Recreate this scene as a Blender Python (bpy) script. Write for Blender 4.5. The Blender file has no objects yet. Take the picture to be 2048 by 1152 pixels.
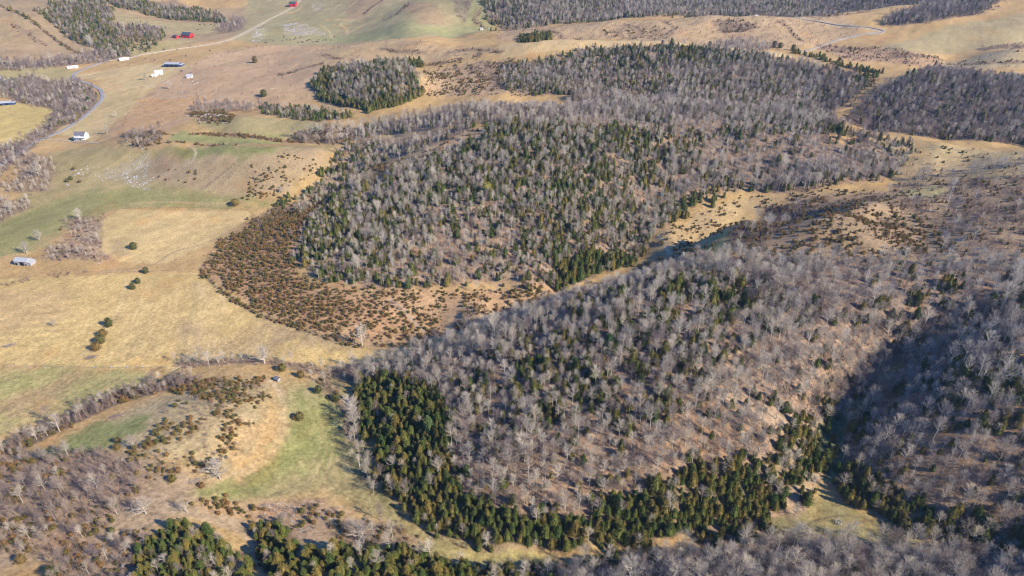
import bpy, math, random
import numpy as np
from mathutils import Vector
C = bpy.context.scene.collection
rng = np.random.default_rng(7); random.seed(7)

# ---------------------------------------------------------------- camera
F_PX, PITCH, CAM_H = 1384.0, math.radians(32.0), 330.0      # focal in pixels of a 2048 wide frame
cam = bpy.data.cameras.new('camera'); cam_o = bpy.data.objects.new('camera', cam); C.objects.link(cam_o)
cam.sensor_width = 36.0; cam.lens = 36.0 * F_PX / 2048.0
cam.clip_start = 1.0; cam.clip_end = 20000.0
cam_o.location = (0, 0, CAM_H); cam_o.rotation_euler = (math.radians(90) - PITCH, 0, 0)
bpy.context.scene.camera = cam_o

# ---------------------------------------------------------------- world, sun, exposure
SUN_EL, SUN_AZ = math.radians(33), math.radians(28)          # the sun stands to the right and a little behind the camera
w = bpy.data.worlds.new('World'); bpy.context.scene.world = w; w.use_nodes = True
nt = w.node_tree; bg = nt.nodes['Background']
sky = nt.nodes.new('ShaderNodeTexSky'); sky.sky_type = 'NISHITA'; sky.sun_disc = False
sky.sun_elevation = SUN_EL; sky.altitude = 900; sky.air_density = 1.35; sky.dust_density = 0.0; sky.ozone_density = 6.0
sun_dir = Vector((math.cos(SUN_EL) * math.cos(SUN_AZ), -math.cos(SUN_EL) * math.sin(SUN_AZ), math.sin(SUN_EL)))
sky.sun_rotation = math.atan2(sun_dir.x, sun_dir.y)
tint = nt.nodes.new('ShaderNodeVectorMath'); tint.operation = 'MULTIPLY'; tint.inputs[1].default_value = (.50, .86, 1.42)    # blue tint added over the sky to turn the shade navy
nt.links.new(sky.outputs[0], tint.inputs[0]); nt.links.new(tint.outputs[0], bg.inputs[0]); bg.inputs[1].default_value = 0.088
sl = bpy.data.lights.new('sun', 'SUN'); sl.energy = 4.9; sl.angle = math.radians(0.5); sl.color = (1.0, 0.875, 0.67)
so = bpy.data.objects.new('sun', sl); C.objects.link(so)
so.rotation_euler = (-sun_dir).to_track_quat('-Z', 'Y').to_euler()
vs = bpy.context.scene.view_settings; vs.view_transform = 'Standard'; vs.look = 'None'; vs.exposure = 0.90; vs.gamma = 1.0
cy = bpy.context.scene.cycles
cy.pixel_filter_type = 'BLACKMAN_HARRIS'; cy.filter_width = 1.05
cy.max_bounces = 4; cy.diffuse_bounces = 1; cy.glossy_bounces = 1; cy.transmission_bounces = 1; cy.transparent_max_bounces = 4
bpy.context.scene.render.use_persistent_data = False

# ---------------------------------------------------------------- noise
def _hash(ix, iy, s):
    h = (ix.astype(np.int64) * 374761393 + iy.astype(np.int64) * 668265263 + s * 1442695041) & 0xffffffff
    h = ((h ^ (h >> 13)) * 1274126177) & 0xffffffff
    return ((h ^ (h >> 16)) & 0xffff) / 65535.0
def vnoise(x, y, s=0):
    ix = np.floor(x); iy = np.floor(y); fx = x - ix; fy = y - iy
    fx = fx * fx * (3 - 2 * fx); fy = fy * fy * (3 - 2 * fy)
    a = _hash(ix, iy, s); b = _hash(ix + 1, iy, s); c = _hash(ix, iy + 1, s); d = _hash(ix + 1, iy + 1, s)
    return (a * (1 - fx) + b * fx) * (1 - fy) + (c * (1 - fx) + d * fx) * fy
def fbm(x, y, size, octv=4, s=0, gain=0.5):
    x = np.asarray(x, float); y = np.asarray(y, float); t = np.zeros_like(x); a = 1.0; n = 0.0
    for k in range(octv):
        f = 2.03 ** k / size
        t += a * vnoise(x * f + 17.3 * k, y * f - 9.1 * k, s + k); n += a; a *= gain
    return t / n * 2 - 1                                         # about -1..1
def sst(e0, e1, x):
    t = np.clip((x - e0) / (e1 - e0), 0, 1); return t * t * (3 - 2 * t)

# ---------------------------------------------------------------- survey of the valley
# each survey point: bearing of a spot as seen from the drone (two numbers) and its height in metres; BACK = metres farther along the ground
def ray(u, v):
    x = (u - 1024) / F_PX; y = (576 - v) / F_PX; c, s = math.cos(PITCH), math.sin(PITCH)
    return x, c + y * s, -s + y * c
def at_h(u, v, z, back=0.0):
    dx, dy, dz = ray(u, v); t = (z - CAM_H) / dz; X, Y = dx * t, dy * t
    r = math.hypot(X, Y); return X * (1 + back / r), Y * (1 + back / r)
SURVEY = [
 # left fields and bottom left
 (60,640,1),(200,620,1),(350,600,1),(300,700,1),(100,740,2),(250,560,2),(100,560,2),(60,500,3),(250,470,3),(400,470,3),(480,430,4),(350,420,4),
 (500,700,1),(620,700,2),(150,800,3),(30,830,4),(0,900,8),(60,900,9),(380,745,3),(250,830,9),(430,790,16),(500,800,14),(470,860,17),(350,900,20),(250,900,17),
 (560,800,7),(640,800,4),(600,900,3),(500,960,8),(420,980,14),(200,1000,22),(60,1000,20),(0,1100,24),(150,1130,24),(300,1120,24),(380,1080,24),(450,1030,12),(480,1100,12),
 (620,1010,6),(640,1060,10),(560,1130,18),(700,1140,20),(850,1145,12),(760,1060,2),(700,960,0),(690,860,1),(700,760,2),(870,1090,1),(560,750,5),(640,720,1),
 (1000,1130,1),(950,1250,20),(1300,1250,50),(600,1250,40),(200,1250,40),(1800,1250,60),(2300,1250,80),(-300,1150,35),(-300,900,15),(-300,650,6),
 # near hill, foot
 (720,800,4),(730,900,3),(760,980,2),(860,1065,1),(980,1100,1),(1100,1100,1),(1250,1085,1),(1400,1060,2),(1520,1025,3),(1620,985,5),
 (1100,1125,1),(1250,1125,5),(1400,1105,6),(1500,1085,6),(1600,1060,4),(1700,1030,5),(1800,1055,6),(1900,1085,8),(2048,1110,12),
 (1300,1152,14),(1600,1110,10),(1600,1152,20),(1900,1140,16),(2048,1152,22),
 # near hill, face
 (800,850,12),(850,960,10),(900,800,20),(950,950,16),(1000,1050,9),(1000,880,23),(1100,1000,15),(1100,860,30),(1200,1020,14),(1200,920,26),(1200,780,42),(1350,980,20),(1350,860,37),
 (1350,740,53),(1500,940,20),(1500,850,33),(1500,740,49),(1600,880,21),(1600,800,34),(1650,720,46),(1000,740,37),(1100,700,46),(1220,680,56),
 # near hill, crest and the land just behind it
 (780,765,11),(870,735,21),(960,700,32),(1050,660,41),(1130,620,50),(1220,585,58),(1330,565,63),(1450,548,67),(1600,548,69),(1750,545,70),(1900,535,73),(2048,530,74),(2250,520,75),
 (960,700,17,75),(1050,660,19,105),(1130,620,21,130),(1220,585,23,150),(1330,565,30,150),(1450,548,45,130),(1600,548,54,120),(1750,545,59,110),(1900,535,65,100),
 (870,735,12,50),(1600,640,61),(1750,620,61),(1900,590,66),
 # ravine and the spur to its right
 (1645,930,8),(1665,860,13),(1700,800,21),(1760,740,30),(1840,690,42),(1920,640,56),
 (1720,930,14),(1760,880,25),(1800,820,34),(1860,770,43),(1950,700,63),(2048,640,71),(1850,960,21),(1950,900,40),(2048,820,57),(2048,960,34),(1950,1020,17),(2250,900,56),(2250,700,72),
 # valley behind the near hill
 (840,685,3),(760,680,2),(900,670,4),(1000,630,7),(1110,585,9),(1200,545,12),(1290,505,15),(1380,490,17),(1430,460,18),(1330,430,22),(1450,405,27),(1560,385,32),(1700,385,37),(1800,375,41),
 # hill on the right behind the near hill
 (1450,470,14),(1462,492,16),(1486,440,18),(1545,413,27),(1620,398,34),(1556,478,66),(1604,450,73),(1660,430,72),(1740,412,62),(1600,496,68),(1750,440,54),(1850,480,59),(1900,420,53),(1850,370,46),(2048,440,66),(2048,360,61),(2250,400,74),
 # middle hill, foot
 (400,535,2),(450,590,2),(540,640,2),(640,675,2),(720,688,2),(430,480,3),(520,430,4),(580,400,6),
 # middle hill, body
 (620,580,9),(700,620,8),(820,610,10),(900,600,10),(1000,585,11),(600,500,15),(700,540,17),(850,540,20),(1000,520,23),(1100,530,20),(1200,510,20),(600,440,17),(700,460,26),(850,450,37),(1000,440,40),
 (1150,440,37),(1250,450,26),(1290,400,31),(680,400,22),(760,370,34),(850,320,48),(900,380,48),(1050,360,57),(1200,360,51),(1350,370,38),(950,290,65),(1100,290,72),(1250,290,68),(1400,310,54),(1500,350,40),
 (1450,270,65),(1600,310,53),(1700,350,43),(1800,330,44),(1900,340,47),(1560,370,34),(660,330,19),(640,360,13),(720,300,28),(800,290,40),
 # middle hill, crest and behind
 (690,262,32),(760,248,44),(850,235,59),(950,222,74),(1040,226,80),(1150,238,80),(1280,245,77),(1400,246,75),(1520,240,72),(1620,246,68),(1750,268,62),(1880,290,59),(2048,305,60),(2250,320,69),
 (760,248,32,60),(850,235,37,100),(950,222,40,140),(1040,226,43,160),(1150,238,46,160),(1280,245,47,160),(1400,246,48,150),(1520,240,51,130),(1620,246,47,100),(1750,268,43,80),(1880,290,41,80),(2048,305,43,80),
 # gully and small green hills on the left
 (590,400,5),(560,330,29),(640,300,34),(550,292,37),(460,290,37),(340,288,29),(260,300,18),(330,380,8),(450,370,14),(300,330,12),
 (460,290,21,50),(550,292,24,45),(640,300,26,40),(430,270,21),(560,272,26),(620,260,32),(480,238,34),(580,238,32),(660,250,40),(420,225,26),(480,238,26,40),(560,215,22),(650,225,26),
 (200,250,6),(160,285,4),(60,330,2),(150,380,2),(60,250,0),(120,220,0),(30,430,1),(200,400,4),
 (150,150,5),(190,200,4),(250,180,8),(300,220,12),(350,160,12),(400,200,16),(300,120,8),(450,150,18),(450,110,14),(550,130,24),(600,180,28),(530,200,22),(60,170,2),(0,200,0),(0,300,0),
 # round wood in the middle distance
 (640,185,30),(690,210,30),(760,222,34),(820,205,38),(845,185,42),(720,140,52),(800,150,60),(830,160,56),(660,150,42),(740,175,48),(700,126,46),(800,132,48),(850,130,46),(880,150,46),(900,180,44),(950,170,50),
 # far farmland, top left
 (560,90,18),(700,80,20),(900,75,26),(500,60,14),(600,20,22),(750,40,34),(860,20,57),(830,50,52),(900,0,61),(960,60,40),(920,30,44),(700,10,40),(380,85,14),(450,60,12),(420,30,14),(300,50,16),(350,10,24),(450,0,24),
 (230,40,40),(280,80,20),(150,40,34),(60,40,44),(0,20,56),(100,90,16),(40,115,12),(0,120,12),(200,90,16),(150,0,55),(-200,60,40),(-300,250,0),(-300,400,4),
 (700,-30,60),(300,-30,59),(0,-30,61),(-300,-20,61),(620,95,22),
]
# spots surveyed by bearing and forward distance
FAR = [
 # dune ridge and the wood slope below it
 (700,90,1300),(780,78,1290),(850,84,1210),(920,94,1160),(1000,95,1120),(1080,88,1105),(1150,84,1100),(1250,86,1100),(1350,88,1095),(1450,94,1090),(1550,110,1075),(1650,128,1040),(1750,142,1010),(1830,146,1000),
 (780,110,1180),(900,112,1130),(1000,140,1060),(1000,185,960),(1100,130,1060),(1100,170,980),(1200,120,1065),(1200,165,990),(1350,130,1050),(1350,165,985),(1500,140,1020),(1500,175,960),(1620,170,960),(1700,172,940),(1600,200,910),(1650,225,870),
 (1150,190,925),(1250,196,905),(1400,196,905),(1520,196,905),(1600,215,870),
 # right hand wooded hill
 (1700,225,860),(1760,180,905),(1870,150,930),(1960,160,915),(2048,165,905),(2250,170,890),(1800,230,845),(1950,230,835),(1720,262,815),(1850,278,790),(2048,292,775),(1900,118,1130),(2048,118,1120),
 # far ridge, the hollow before it and the wood behind
 (1000,56,1420),(1100,52,1410),(1200,45,1400),(1300,38,1390),(1420,30,1370),(1520,30,1360),(1600,28,1355),(1700,18,1370),(1800,8,1390),(1950,0,1400),(2200,-10,1420),
 (1050,72,1330),(1200,70,1310),(1350,66,1280),(1350,50,1340),(1250,75,1290),(1500,80,1190),(1500,55,1290),(1620,60,1270),(1770,62,1250),(1650,95,1160),(1560,103,1110),(1780,95,1140),(1900,70,1210),(2048,60,1230),(2048,95,1110),(1850,108,1110),(2000,30,1320),
 (1000,10,1560),(1100,20,1530),(1300,12,1540),(1500,5,1560),(1000,-30,1750),(1400,-30,1750),(1800,-30,1700),(2200,-30,1700),
]
def _by_y(u, v, Y):
    dx, dy, dz = ray(u, v); return dx / dy * Y, Y, CAM_H + dz / dy * Y
# land hidden behind a crest: bearing, forward distance of the crest, metres beyond it, height
HIDDEN = [(780,78,1290,70,34),(920,94,1160,110,40),(1080,88,1105,110,50),(1250,86,1100,110,54),(1350,88,1095,110,58),(1450,94,1090,70,64),(1150,190,925,30,50),(1250,196,905,40,48),(1400,196,905,35,50),
 (1870,150,930,90,58),(2048,165,905,100,60),(1000,56,1420,90,30),(1200,45,1400,90,36),(1420,30,1370,90,48),(1600,28,1355,90,52),(1800,8,1390,100,60)]
_pts = [(*at_h(p[0], p[1], p[2]), p[2]) if len(p) == 3 else (*at_h(p[0], p[1], NEAR[p[0], p[1]], p[3]), p[2])
        for NEAR in [{(q[0], q[1]): q[2] for q in SURVEY if len(q) == 3}] for p in SURVEY]
_pts += [_by_y(*p) for p in FAR]
for u_, v_, Y_, b_, z_ in HIDDEN:
    x_, y_, _ = _by_y(u_, v_, Y_); r_ = math.hypot(x_, y_); _pts.append((x_ * (1 + b_ / r_), y_ * (1 + b_ / r_), z_))
_P = np.array(_pts)
# thin-plate surface through the survey, in a coordinate that grows evenly with perspective so far and near spacing are alike
def _warp(x, y):
    d = np.maximum(y, -100) + 260.0
    return x / d * 6.0, np.log(d) * 6.0
_S = np.stack(_warp(_P[:, 0], _P[:, 1]), 1)
def _K(r2): return 0.5 * r2 * np.log(r2 + 1e-9)
def _fit():
    n = len(_S); D = ((_S[:, None] - _S[None]) ** 2).sum(-1); K = _K(D) + np.eye(n) * 0.0035
    A = np.zeros((n + 3, n + 3)); A[:n, :n] = K; A[:n, n] = 1; A[:n, n + 1:] = _S; A[n, :n] = 1; A[n + 1:, :n] = _S.T
    b = np.zeros(n + 3); b[:n] = _P[:, 2]; return np.linalg.solve(A, b)
_W = _fit()
def height_base(x, y):
    x = np.asarray(x, float); y = np.asarray(y, float); sh = x.shape; x = x.ravel(); y = y.ravel()
    a, b = _warp(x, y); out = np.empty_like(a); n = len(_S)
    for i in range(0, len(a), 20000):
        j = slice(i, i + 20000)
        D = (a[j, None] - _S[None, :, 0]) ** 2 + (b[j, None] - _S[None, :, 1]) ** 2
        out[j] = _K(D) @ _W[:n] + _W[n] + _W[n + 1] * a[j] + _W[n + 2] * b[j]
    return out.reshape(sh)
def detail(x, y, h):
    k = sst(8, 40, h)                                            # fields are smooth, hillsides gullied
    far = sst(900, 1500, y) * (.35 + .65 * sst(15, 50, h))
    return 9.0 * far * fbm(x, y, 210, 3, 5) - 5.0 * far * np.abs(fbm(x, y, 130, 3, 7)) + 2.2 * sst(430, 700, y) * (1 - k) * fbm(x, y, 75, 3, 14) + (0.6 + 2.0 * k) * fbm(x, y, 90, 4, 3) + (0.15 + 0.45 * k) * fbm(x, y, 18, 3, 9) + 0.12 * fbm(x, y, 5, 2, 12)

# the ground is one sheet whose cells widen with distance
ys = [-160.0]
while ys[-1] < 3600: ys.append(ys[-1] + 0.72 * (max(ys[-1], 200.0) / 235) ** 1.22)
YS = np.array(ys); NX = 1040; TS = np.linspace(-1, 1, NX)
def halfw(y): return 0.80 * np.maximum(y, 0) + 190
GX = halfw(YS)[:, None] * TS[None]; GY = np.repeat(YS[:, None], NX, 1)
_hb = height_base(GX, GY); GZ = _hb + detail(GX, GY, _hb)
def H(x, y):                                                     # ground height, read back from the sheet
    x = np.asarray(x, float); y = np.asarray(y, float)
    r = np.interp(y, YS, np.arange(len(YS))); c = (x / halfw(y) + 1) * 0.5 * (NX - 1)
    r0 = np.clip(np.floor(r).astype(int), 0, len(YS) - 2); c = np.clip(c, 0, NX - 1.001); c0 = np.floor(c).astype(int)
    fr = r - r0; fc = c - c0
    return (GZ[r0, c0] * (1 - fr) * (1 - fc) + GZ[r0 + 1, c0] * fr * (1 - fc) + GZ[r0, c0 + 1] * (1 - fr) * fc + GZ[r0 + 1, c0 + 1] * fr * fc)
def hit(u, v, z=None, back=0.0):                                 # where the line of sight meets the ground
    if z is not None: return at_h(u, v, z, back)
    dx, dy, dz = ray(u, v); n = math.hypot(dx, dy)
    t = np.concatenate([np.arange(150, 1200, 1.0), np.arange(1200, 4500, 4.0)]) / n
    below = CAM_H + dz * t < H(dx * t, dy * t)
    i = int(np.argmax(below)) if below.any() else len(t) - 1
    if i > 0 and below.any():
        a, b = t[i - 1], t[i]
        for _ in range(8):
            m = (a + b) / 2
            if CAM_H + dz * m < float(H(dx * m, dy * m)): b = m
            else: a = m
        T = (a + b) / 2
    else: T = t[i]
    X, Y = dx * T, dy * T; r = math.hypot(X, Y)
    return X * (1 + back / r), Y * (1 + back / r)

# ---------------------------------------------------------------- the map: ground cover and plant density, painted over the land in metres
HAY=(.43,.312,.132); TAN=(.365,.248,.112); GOLD=(.40,.285,.135); GRN=(.20,.20,.075); LGRN=(.285,.235,.110); BRN=(.285,.208,.118); LIT=(.27,.185,.122); SHR=(.335,.22,.12); RED=(.37,.225,.10)
COL = np.empty(GX.shape + (3,)); COL[:] = TAN
KINDS_ = ('bare', 'cedar', 'bush', 'brush', 'rock')
DEN = {k: np.zeros(GX.shape) for k in KINDS_}
_wx = fbm(GX, GY, 38, 3, 21); _wy = fbm(GX, GY, 38, 3, 33); _wf = fbm(GX, GY, 9, 3, 41)
def world_poly(pts):
    out = []
    for p in pts:
        out.append(hit(p[0], p[1], None, p[2] if len(p) > 2 else 0.0))
    return np.array(out)
def mask_poly(P, soft, wob):
    x0, y0 = P.min(0) - soft * 2 - wob; x1, y1 = P.max(0) + soft * 2 + wob
    r0, r1 = np.searchsorted(YS, [y0, y1]); r1 = min(r1 + 1, len(YS)); r0 = max(r0 - 1, 0)
    X = GX[r0:r1] + _wx[r0:r1] * wob; Y = GY[r0:r1] + _wy[r0:r1] * wob
    c = np.where((GX[r0:r1].max(0) >= x0) & (GX[r0:r1].min(0) <= x1))[0]
    if len(c) == 0 or r1 <= r0: return None
    cs = slice(c[0], c[-1] + 1); X = X[:, cs]; Y = Y[:, cs]
    d = np.full(X.shape, 1e9); ins = np.zeros(X.shape, bool)
    for i in range(len(P)):
        ax, ay = P[i - 1]; bx, by = P[i]; ex, ey = bx - ax, by - ay; L = ex * ex + ey * ey + 1e-9
        t = np.clip(((X - ax) * ex + (Y - ay) * ey) / L, 0, 1)
        d = np.minimum(d, (X - ax - t * ex) ** 2 + (Y - ay - t * ey) ** 2)
        if ay != by:
            ins ^= ((Y > ay) != (Y > by)) & (X < (bx - ax) * (Y - ay) / (by - ay) + ax)
    sd = np.sqrt(d) * np.where(ins, 1, -1)
    return (slice(r0, r1), cs), sst(-soft, soft, sd + _wf[r0:r1, cs] * soft * 1.2)
def mask_line(P, wid, soft, wob):
    m = None
    x0, y0 = P.min(0) - wid - soft - wob; x1, y1 = P.max(0) + wid + soft + wob
    r0, r1 = np.searchsorted(YS, [y0, y1]); r1 = min(r1 + 1, len(YS)); r0 = max(r0 - 1, 0)
    X = GX[r0:r1] + _wx[r0:r1] * wob; Y = GY[r0:r1] + _wy[r0:r1] * wob
    c = np.where((GX[r0:r1].max(0) >= x0) & (GX[r0:r1].min(0) <= x1))[0]
    if len(c) == 0 or r1 <= r0: return None
    cs = slice(c[0], c[-1] + 1); X = X[:, cs]; Y = Y[:, cs]; d = np.full(X.shape, 1e9)
    for i in range(1, len(P)):
        ax, ay = P[i - 1]; bx, by = P[i]; ex, ey = bx - ax, by - ay; L = ex * ex + ey * ey + 1e-9
        t = np.clip(((X - ax) * ex + (Y - ay) * ey) / L, 0, 1)
        d = np.minimum(d, (X - ax - t * ex) ** 2 + (Y - ay - t * ey) ** 2)
    return (slice(r0, r1), cs), 1 - sst(wid - soft, wid + soft, np.sqrt(d))
def _apply(mm, col, amt, den):
    if mm is None: return
    sl_, m = mm
    if col is not None:
        k = (m * amt)[..., None]; COL[sl_] = COL[sl_] * (1 - k) + np.array(col) * k
    for s in KINDS_:
        if s in den: DEN[s][sl_] = DEN[s][sl_] * (1 - m) + den[s] * m
        elif den.get('clear'): DEN[s][sl_] *= 1 - m
def paint(pts, col=None, soft=5, wob=6, amt=1.0, **den):
    _apply(mask_poly(world_poly(pts), soft, wob), col, amt, den)
def stroke(pts, wid, col=None, soft=None, wob=1.5, amt=1.0, **den):
    P = smooth(world_poly(pts)); _apply(mask_line(P, wid, soft or wid * .5 + .3, wob), col, amt, den)
def smooth(P, n=5):                                              # Catmull-Rom through a chain of ground points
    P = np.asarray(P); Q = np.vstack([2 * P[0] - P[1], P, 2 * P[-1] - P[-2]]); out = []
    for i in range(1, len(Q) - 2):
        for k in range(n):
            t = k / n; a, b, c, d = Q[i - 1:i + 3]
            out.append(.5 * ((2 * b) + (c - a) * t + (2 * a - 5 * b + 4 * c - d) * t * t + (3 * b - a - 3 * c + d) * t ** 3))
    out.append(P[-1]); return np.array(out)

# --- far left
paint([(-60,-8),(600,-8),(600,55),(480,72),(330,100),(230,112),(-60,122)], BRN)
paint([(140,20),(235,70),(330,55),(330,75),(300,105),(230,105),(150,60),(60,20)], (.26,.18,.11), bare=.25, brush=.3, cedar=.12)
paint([(100,8),(190,0),(230,20),(225,60),(250,90),(262,112),(230,112),(150,80),(95,40)], (.21,.15,.10), bare=.42, brush=.8, cedar=.30)
paint([(165,0),(350,0),(440,30),(455,45),(350,40),(250,18)], (.20,.145,.095), bare=.5, brush=.7, cedar=.35)
paint([(225,52),(325,60),(325,75),(235,78)], None, bare=.7, brush=.4, cedar=.15)
paint([(440,50),(490,38),(490,58),(440,68)], None, bare=.5, brush=.5)
paint([(225,22),(440,48),(430,68),(320,60),(235,48)], (.30,.245,.125), clear=1)
stroke([(0,12),(60,40),(115,82),(160,108)], 2.5, (.2,.15,.1), bush=.8, brush=.7, cedar=.1)
paint([(-60,128),(60,125),(150,118),(190,100),(245,100),(262,108),(215,124),(150,130),(70,140),(-60,146)], (.22,.165,.11), bare=.8, brush=.5)
paint([(-40,140),(130,134),(170,150),(90,190),(-40,196)], LGRN)
paint([(495,-6),(970,-6),(985,60),(760,84),(470,80)], (.285,.24,.125))
paint([(540,30),(640,30),(700,50),(640,78),(520,82),(500,50)], (.275,.24,.12), 14)
paint([(920,-6),(985,-6),(985,62),(800,76),(640,82),(600,74),(900,58),(935,30)], (.25,.235,.11), 12)
paint([(700,0),(780,0),(730,36),(690,40)], BRN, 12); paint([(800,6),(870,10),(900,40),(840,50)], BRN, 12)
for pp in ([(640,50),(655,60),(662,76)],[(680,46),(692,58),(696,70)],[(700,64),(730,48)],[(655,40),(720,40)],[(690,20),(715,0)],[(640,22),(700,4)],[(605,10),(590,24),(560,26)]):
    stroke(pp, 2.2, (.45,.33,.16), 2.0, 3, .8)
stroke([(728,28),(750,10),(765,0)], 3, (.13,.1,.07), bush=.3)
paint([(905,0),(945,0),(940,30),(925,50),(910,20)], (.22,.18,.11), brush=.55)
paint([(965,0),(1030,0),(1030,48),(975,48)], (.2,.15,.1), bare=.7, cedar=.35)
stroke([(470,40),(480,60),(448,66)], 6, None, bare=.7, brush=.5)
# --- farm fields in the bend of the road
paint([(150,150),(300,126),(420,132),(330,160),(250,230),(185,285),(110,265),(205,200),(200,165)], (.42,.315,.155), 2, 2)
paint([(245,85),(390,80),(330,104),(255,118)], (.32,.26,.12), 4, 3)
paint([(330,160),(440,100),(600,90),(740,112),(640,150),(630,200),(420,222),(330,262),(205,282),(250,230)], (.385,.265,.15), 8, 8, brush=.02)
paint([(270,200),(420,190),(400,225),(300,255),(220,275)], (.43,.265,.12), 12, 10, .8, rock=.03)
paint([(-40,200),(50,205),(120,225),(120,240),(30,290),(-40,300)], (.42,.32,.12), 2, 2)
paint([(10,165),(70,150),(85,165),(155,160),(190,180),(200,205),(150,245),(95,262),(110,232),(110,222),(20,200)], (.20,.15,.105), 4, 4, bare=.55, brush=1.0, cedar=.04)
paint([(0,300),(60,270),(110,240),(150,235),(80,285),(0,350),(-40,380),(-40,320)], (.21,.16,.11), 4, 4, bare=.6, brush=.8)
paint([(-40,168),(12,170),(60,195),(10,200),(-40,200)], None, bare=.6, brush=.4)
# --- green pastures on the left
paint([(-40,420),(60,380),(110,300),(250,292),(330,302),(560,292),(690,290),(640,330),(500,400),(450,418),(240,418),(180,440),(110,490),(-40,525)], LGRN, 8, 14, .8)
paint([(-40,450),(110,400),(250,375),(440,388),(560,402),(440,418),(250,416),(150,440),(60,500),(-40,520)], GRN, 14, 16, .72)
paint([(290,322),(420,304),(560,300),(655,300),(640,335),(570,392),(440,392),(300,362)], (.315,.235,.135), 6, 6)
paint([(335,300),(470,292),(480,312),(360,316)], GRN, 8, 5); paint([(485,294),(565,292),(545,310),(480,312)], GRN, 8, 5)
paint([(380,240),(600,240),(690,262),(580,282),(430,268)], LGRN, 6, 5); paint([(330,285),(360,262),(560,272),(560,288),(420,288)], (.24,.23,.09), 6, 4)
stroke([(385,268),(420,268),(480,272),(560,282),(600,284),(640,268)], 3.5, (.25,.15,.09), brush=.4, bush=.8)
stroke([(280,290),(340,284),(400,290),(470,292)], 2.5, None, bush=.5, brush=.35)
stroke([(300,268),(345,270)], 2.0, None, bush=.5)
paint([(380,212),(440,205),(520,218),(500,226),(390,226)], None, bare=.45, brush=.5)
paint([(385,226),(440,222),(468,232),(460,246),(400,244)], (.26,.2,.13), bush=.75, rock=.3)
paint([(520,214),(640,222),(700,236),(640,244),(530,230)], (.24,.18,.1), bare=.5, brush=.5, cedar=.35)
paint([(585,272),(640,258),(700,252),(700,290),(600,286)], (.22,.16,.1), bare=.6, brush=.6, bush=.3)
paint([(500,330),(560,310),(640,330),(620,360),(560,395),(490,400)], None, bush=.28)
paint([(310,345),(380,330),(400,360),(320,372)], None, bush=.12)
paint([(240,330),(290,310),(300,380),(240,360),(200,350)], (.29,.24,.14), rock=.34)
paint([(120,340),(250,330),(250,360),(150,372)], None, rock=.1)
paint([(560,50),(600,45),(640,62),(650,70),(600,72),(570,68)], (.30,.25,.14), rock=.4)
paint([(620,5),(640,5),(650,22),(625,18)], None, rock=.3)
paint([(512,60),(530,55),(532,72),(515,84),(500,84)], None, rock=.35)
paint([(300,150),(420,160),(460,200),(300,250),(240,262)], None, rock=.03)
for k_ in range(16): stroke([(402+k_*4.2,372-k_*3.4+8),(410+k_*4,378-k_*3.4),(418+k_*4,370-k_*3.4)], .5, (.17,.125,.085), .5, .6, .75)
paint([(250,270),(330,262),(320,285),(290,300),(250,290)], None, bare=.35, brush=.5, bush=.3, rock=.2)
paint([(30,330),(70,310),(115,330),(100,385),(10,385),(0,370),(40,355)], (.26,.19,.11), 5, 5, bare=.45, brush=.5)
paint([(-40,395),(30,405),(55,390),(60,410),(10,440),(-40,460)], (.24,.18,.11), bare=.6, brush=.6)
paint([(130,440),(200,440),(205,500),(225,520),(150,525),(90,520),(90,500),(140,480)], (.30,.22,.14), 6, 6, bare=.32, brush=.65, bush=.06, rock=.2)
paint([(205,440),(240,420),(495,422),(502,436),(430,480),(330,528),(232,522),(205,500)], (.44,.325,.15), 2, 1, clear=1)
paint([(225,480),(250,478),(262,510),(225,518)], BRN, 4, 4, .5)
# --- big hay fields
paint([(-40,560),(390,542),(540,632),(840,704),(520,722),(340,737),(-40,728)], HAY, 2, 2)
paint([(-40,590),(160,575),(125,640),(-40,682)], GOLD, 8, 8)
paint([(348,640),(368,638),(372,690),(350,688)], BRN, 5, 6, .6); paint([(365,642),(425,665),(400,692),(375,690)], BRN, 5, 6, .5)
paint([(540,640),(640,655),(560,685),(525,690)], BRN, 8, 9, .75); paint([(600,655),(800,690),(740,702),(590,690)], BRN, 7, 9, .7)
paint([(395,700),(520,640),(560,700),(500,722),(400,725)], (.345,.25,.125), 10, 10, .7)
paint([(-40,735),(335,742),(275,782),(120,838),(-40,880)], (.315,.255,.11), 5, 4); paint([(60,745),(300,748),(200,790),(90,800),(0,770)], (.24,.235,.085), 14, 12, .7)
paint([(-20,820),(150,740),(190,748),(60,840)], (.33,.22,.12), 5, 6, .6)
stroke([(80,800),(155,748)], .9, (.24,.16,.09), .8, 1, .8)
# --- bottom left
paint([(225,832),(420,764),(545,764),(530,900),(430,965),(250,905),(130,905)], (.345,.265,.14), 6, 5)
paint([(130,905),(250,905),(430,965),(400,1010),(300,1060),(-60,1160),(-60,900)], (.30,.22,.135), 6, 6)
paint([(80,905),(200,842),(300,830),(292,862),(200,905),(100,920)], GRN, 5, 5)
paint([(560,762),(680,755),(712,860),(735,960),(850,1064),(760,1045),(640,985),(380,1015),(470,965),(560,865)], LGRN, 6, 5)
paint([(590,775),(640,850),(700,905),(650,925),(460,1005),(420,990),(540,935),(575,865)], GRN, 9, 7)
paint([(620,800),(680,790),(708,900),(650,880)], (.235,.225,.08), 8, 6)
stroke([(640,860),(600,905),(500,960)], 1.5, GRN, 1.5, 2)
stroke([(640,930),(680,985),(760,1030)], .5, (.2,.17,.08), .6, 1, .8)
stroke([(545,760),(562,790),(560,870),(520,930),(420,960)], 3, (.36,.27,.15), 2.5, 2, .6)
paint([(380,1012),(500,1005),(640,1000),(760,1050),(740,1090),(600,1090),(480,1040),(400,1025)], (.34,.235,.14), 5, 4)
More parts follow.
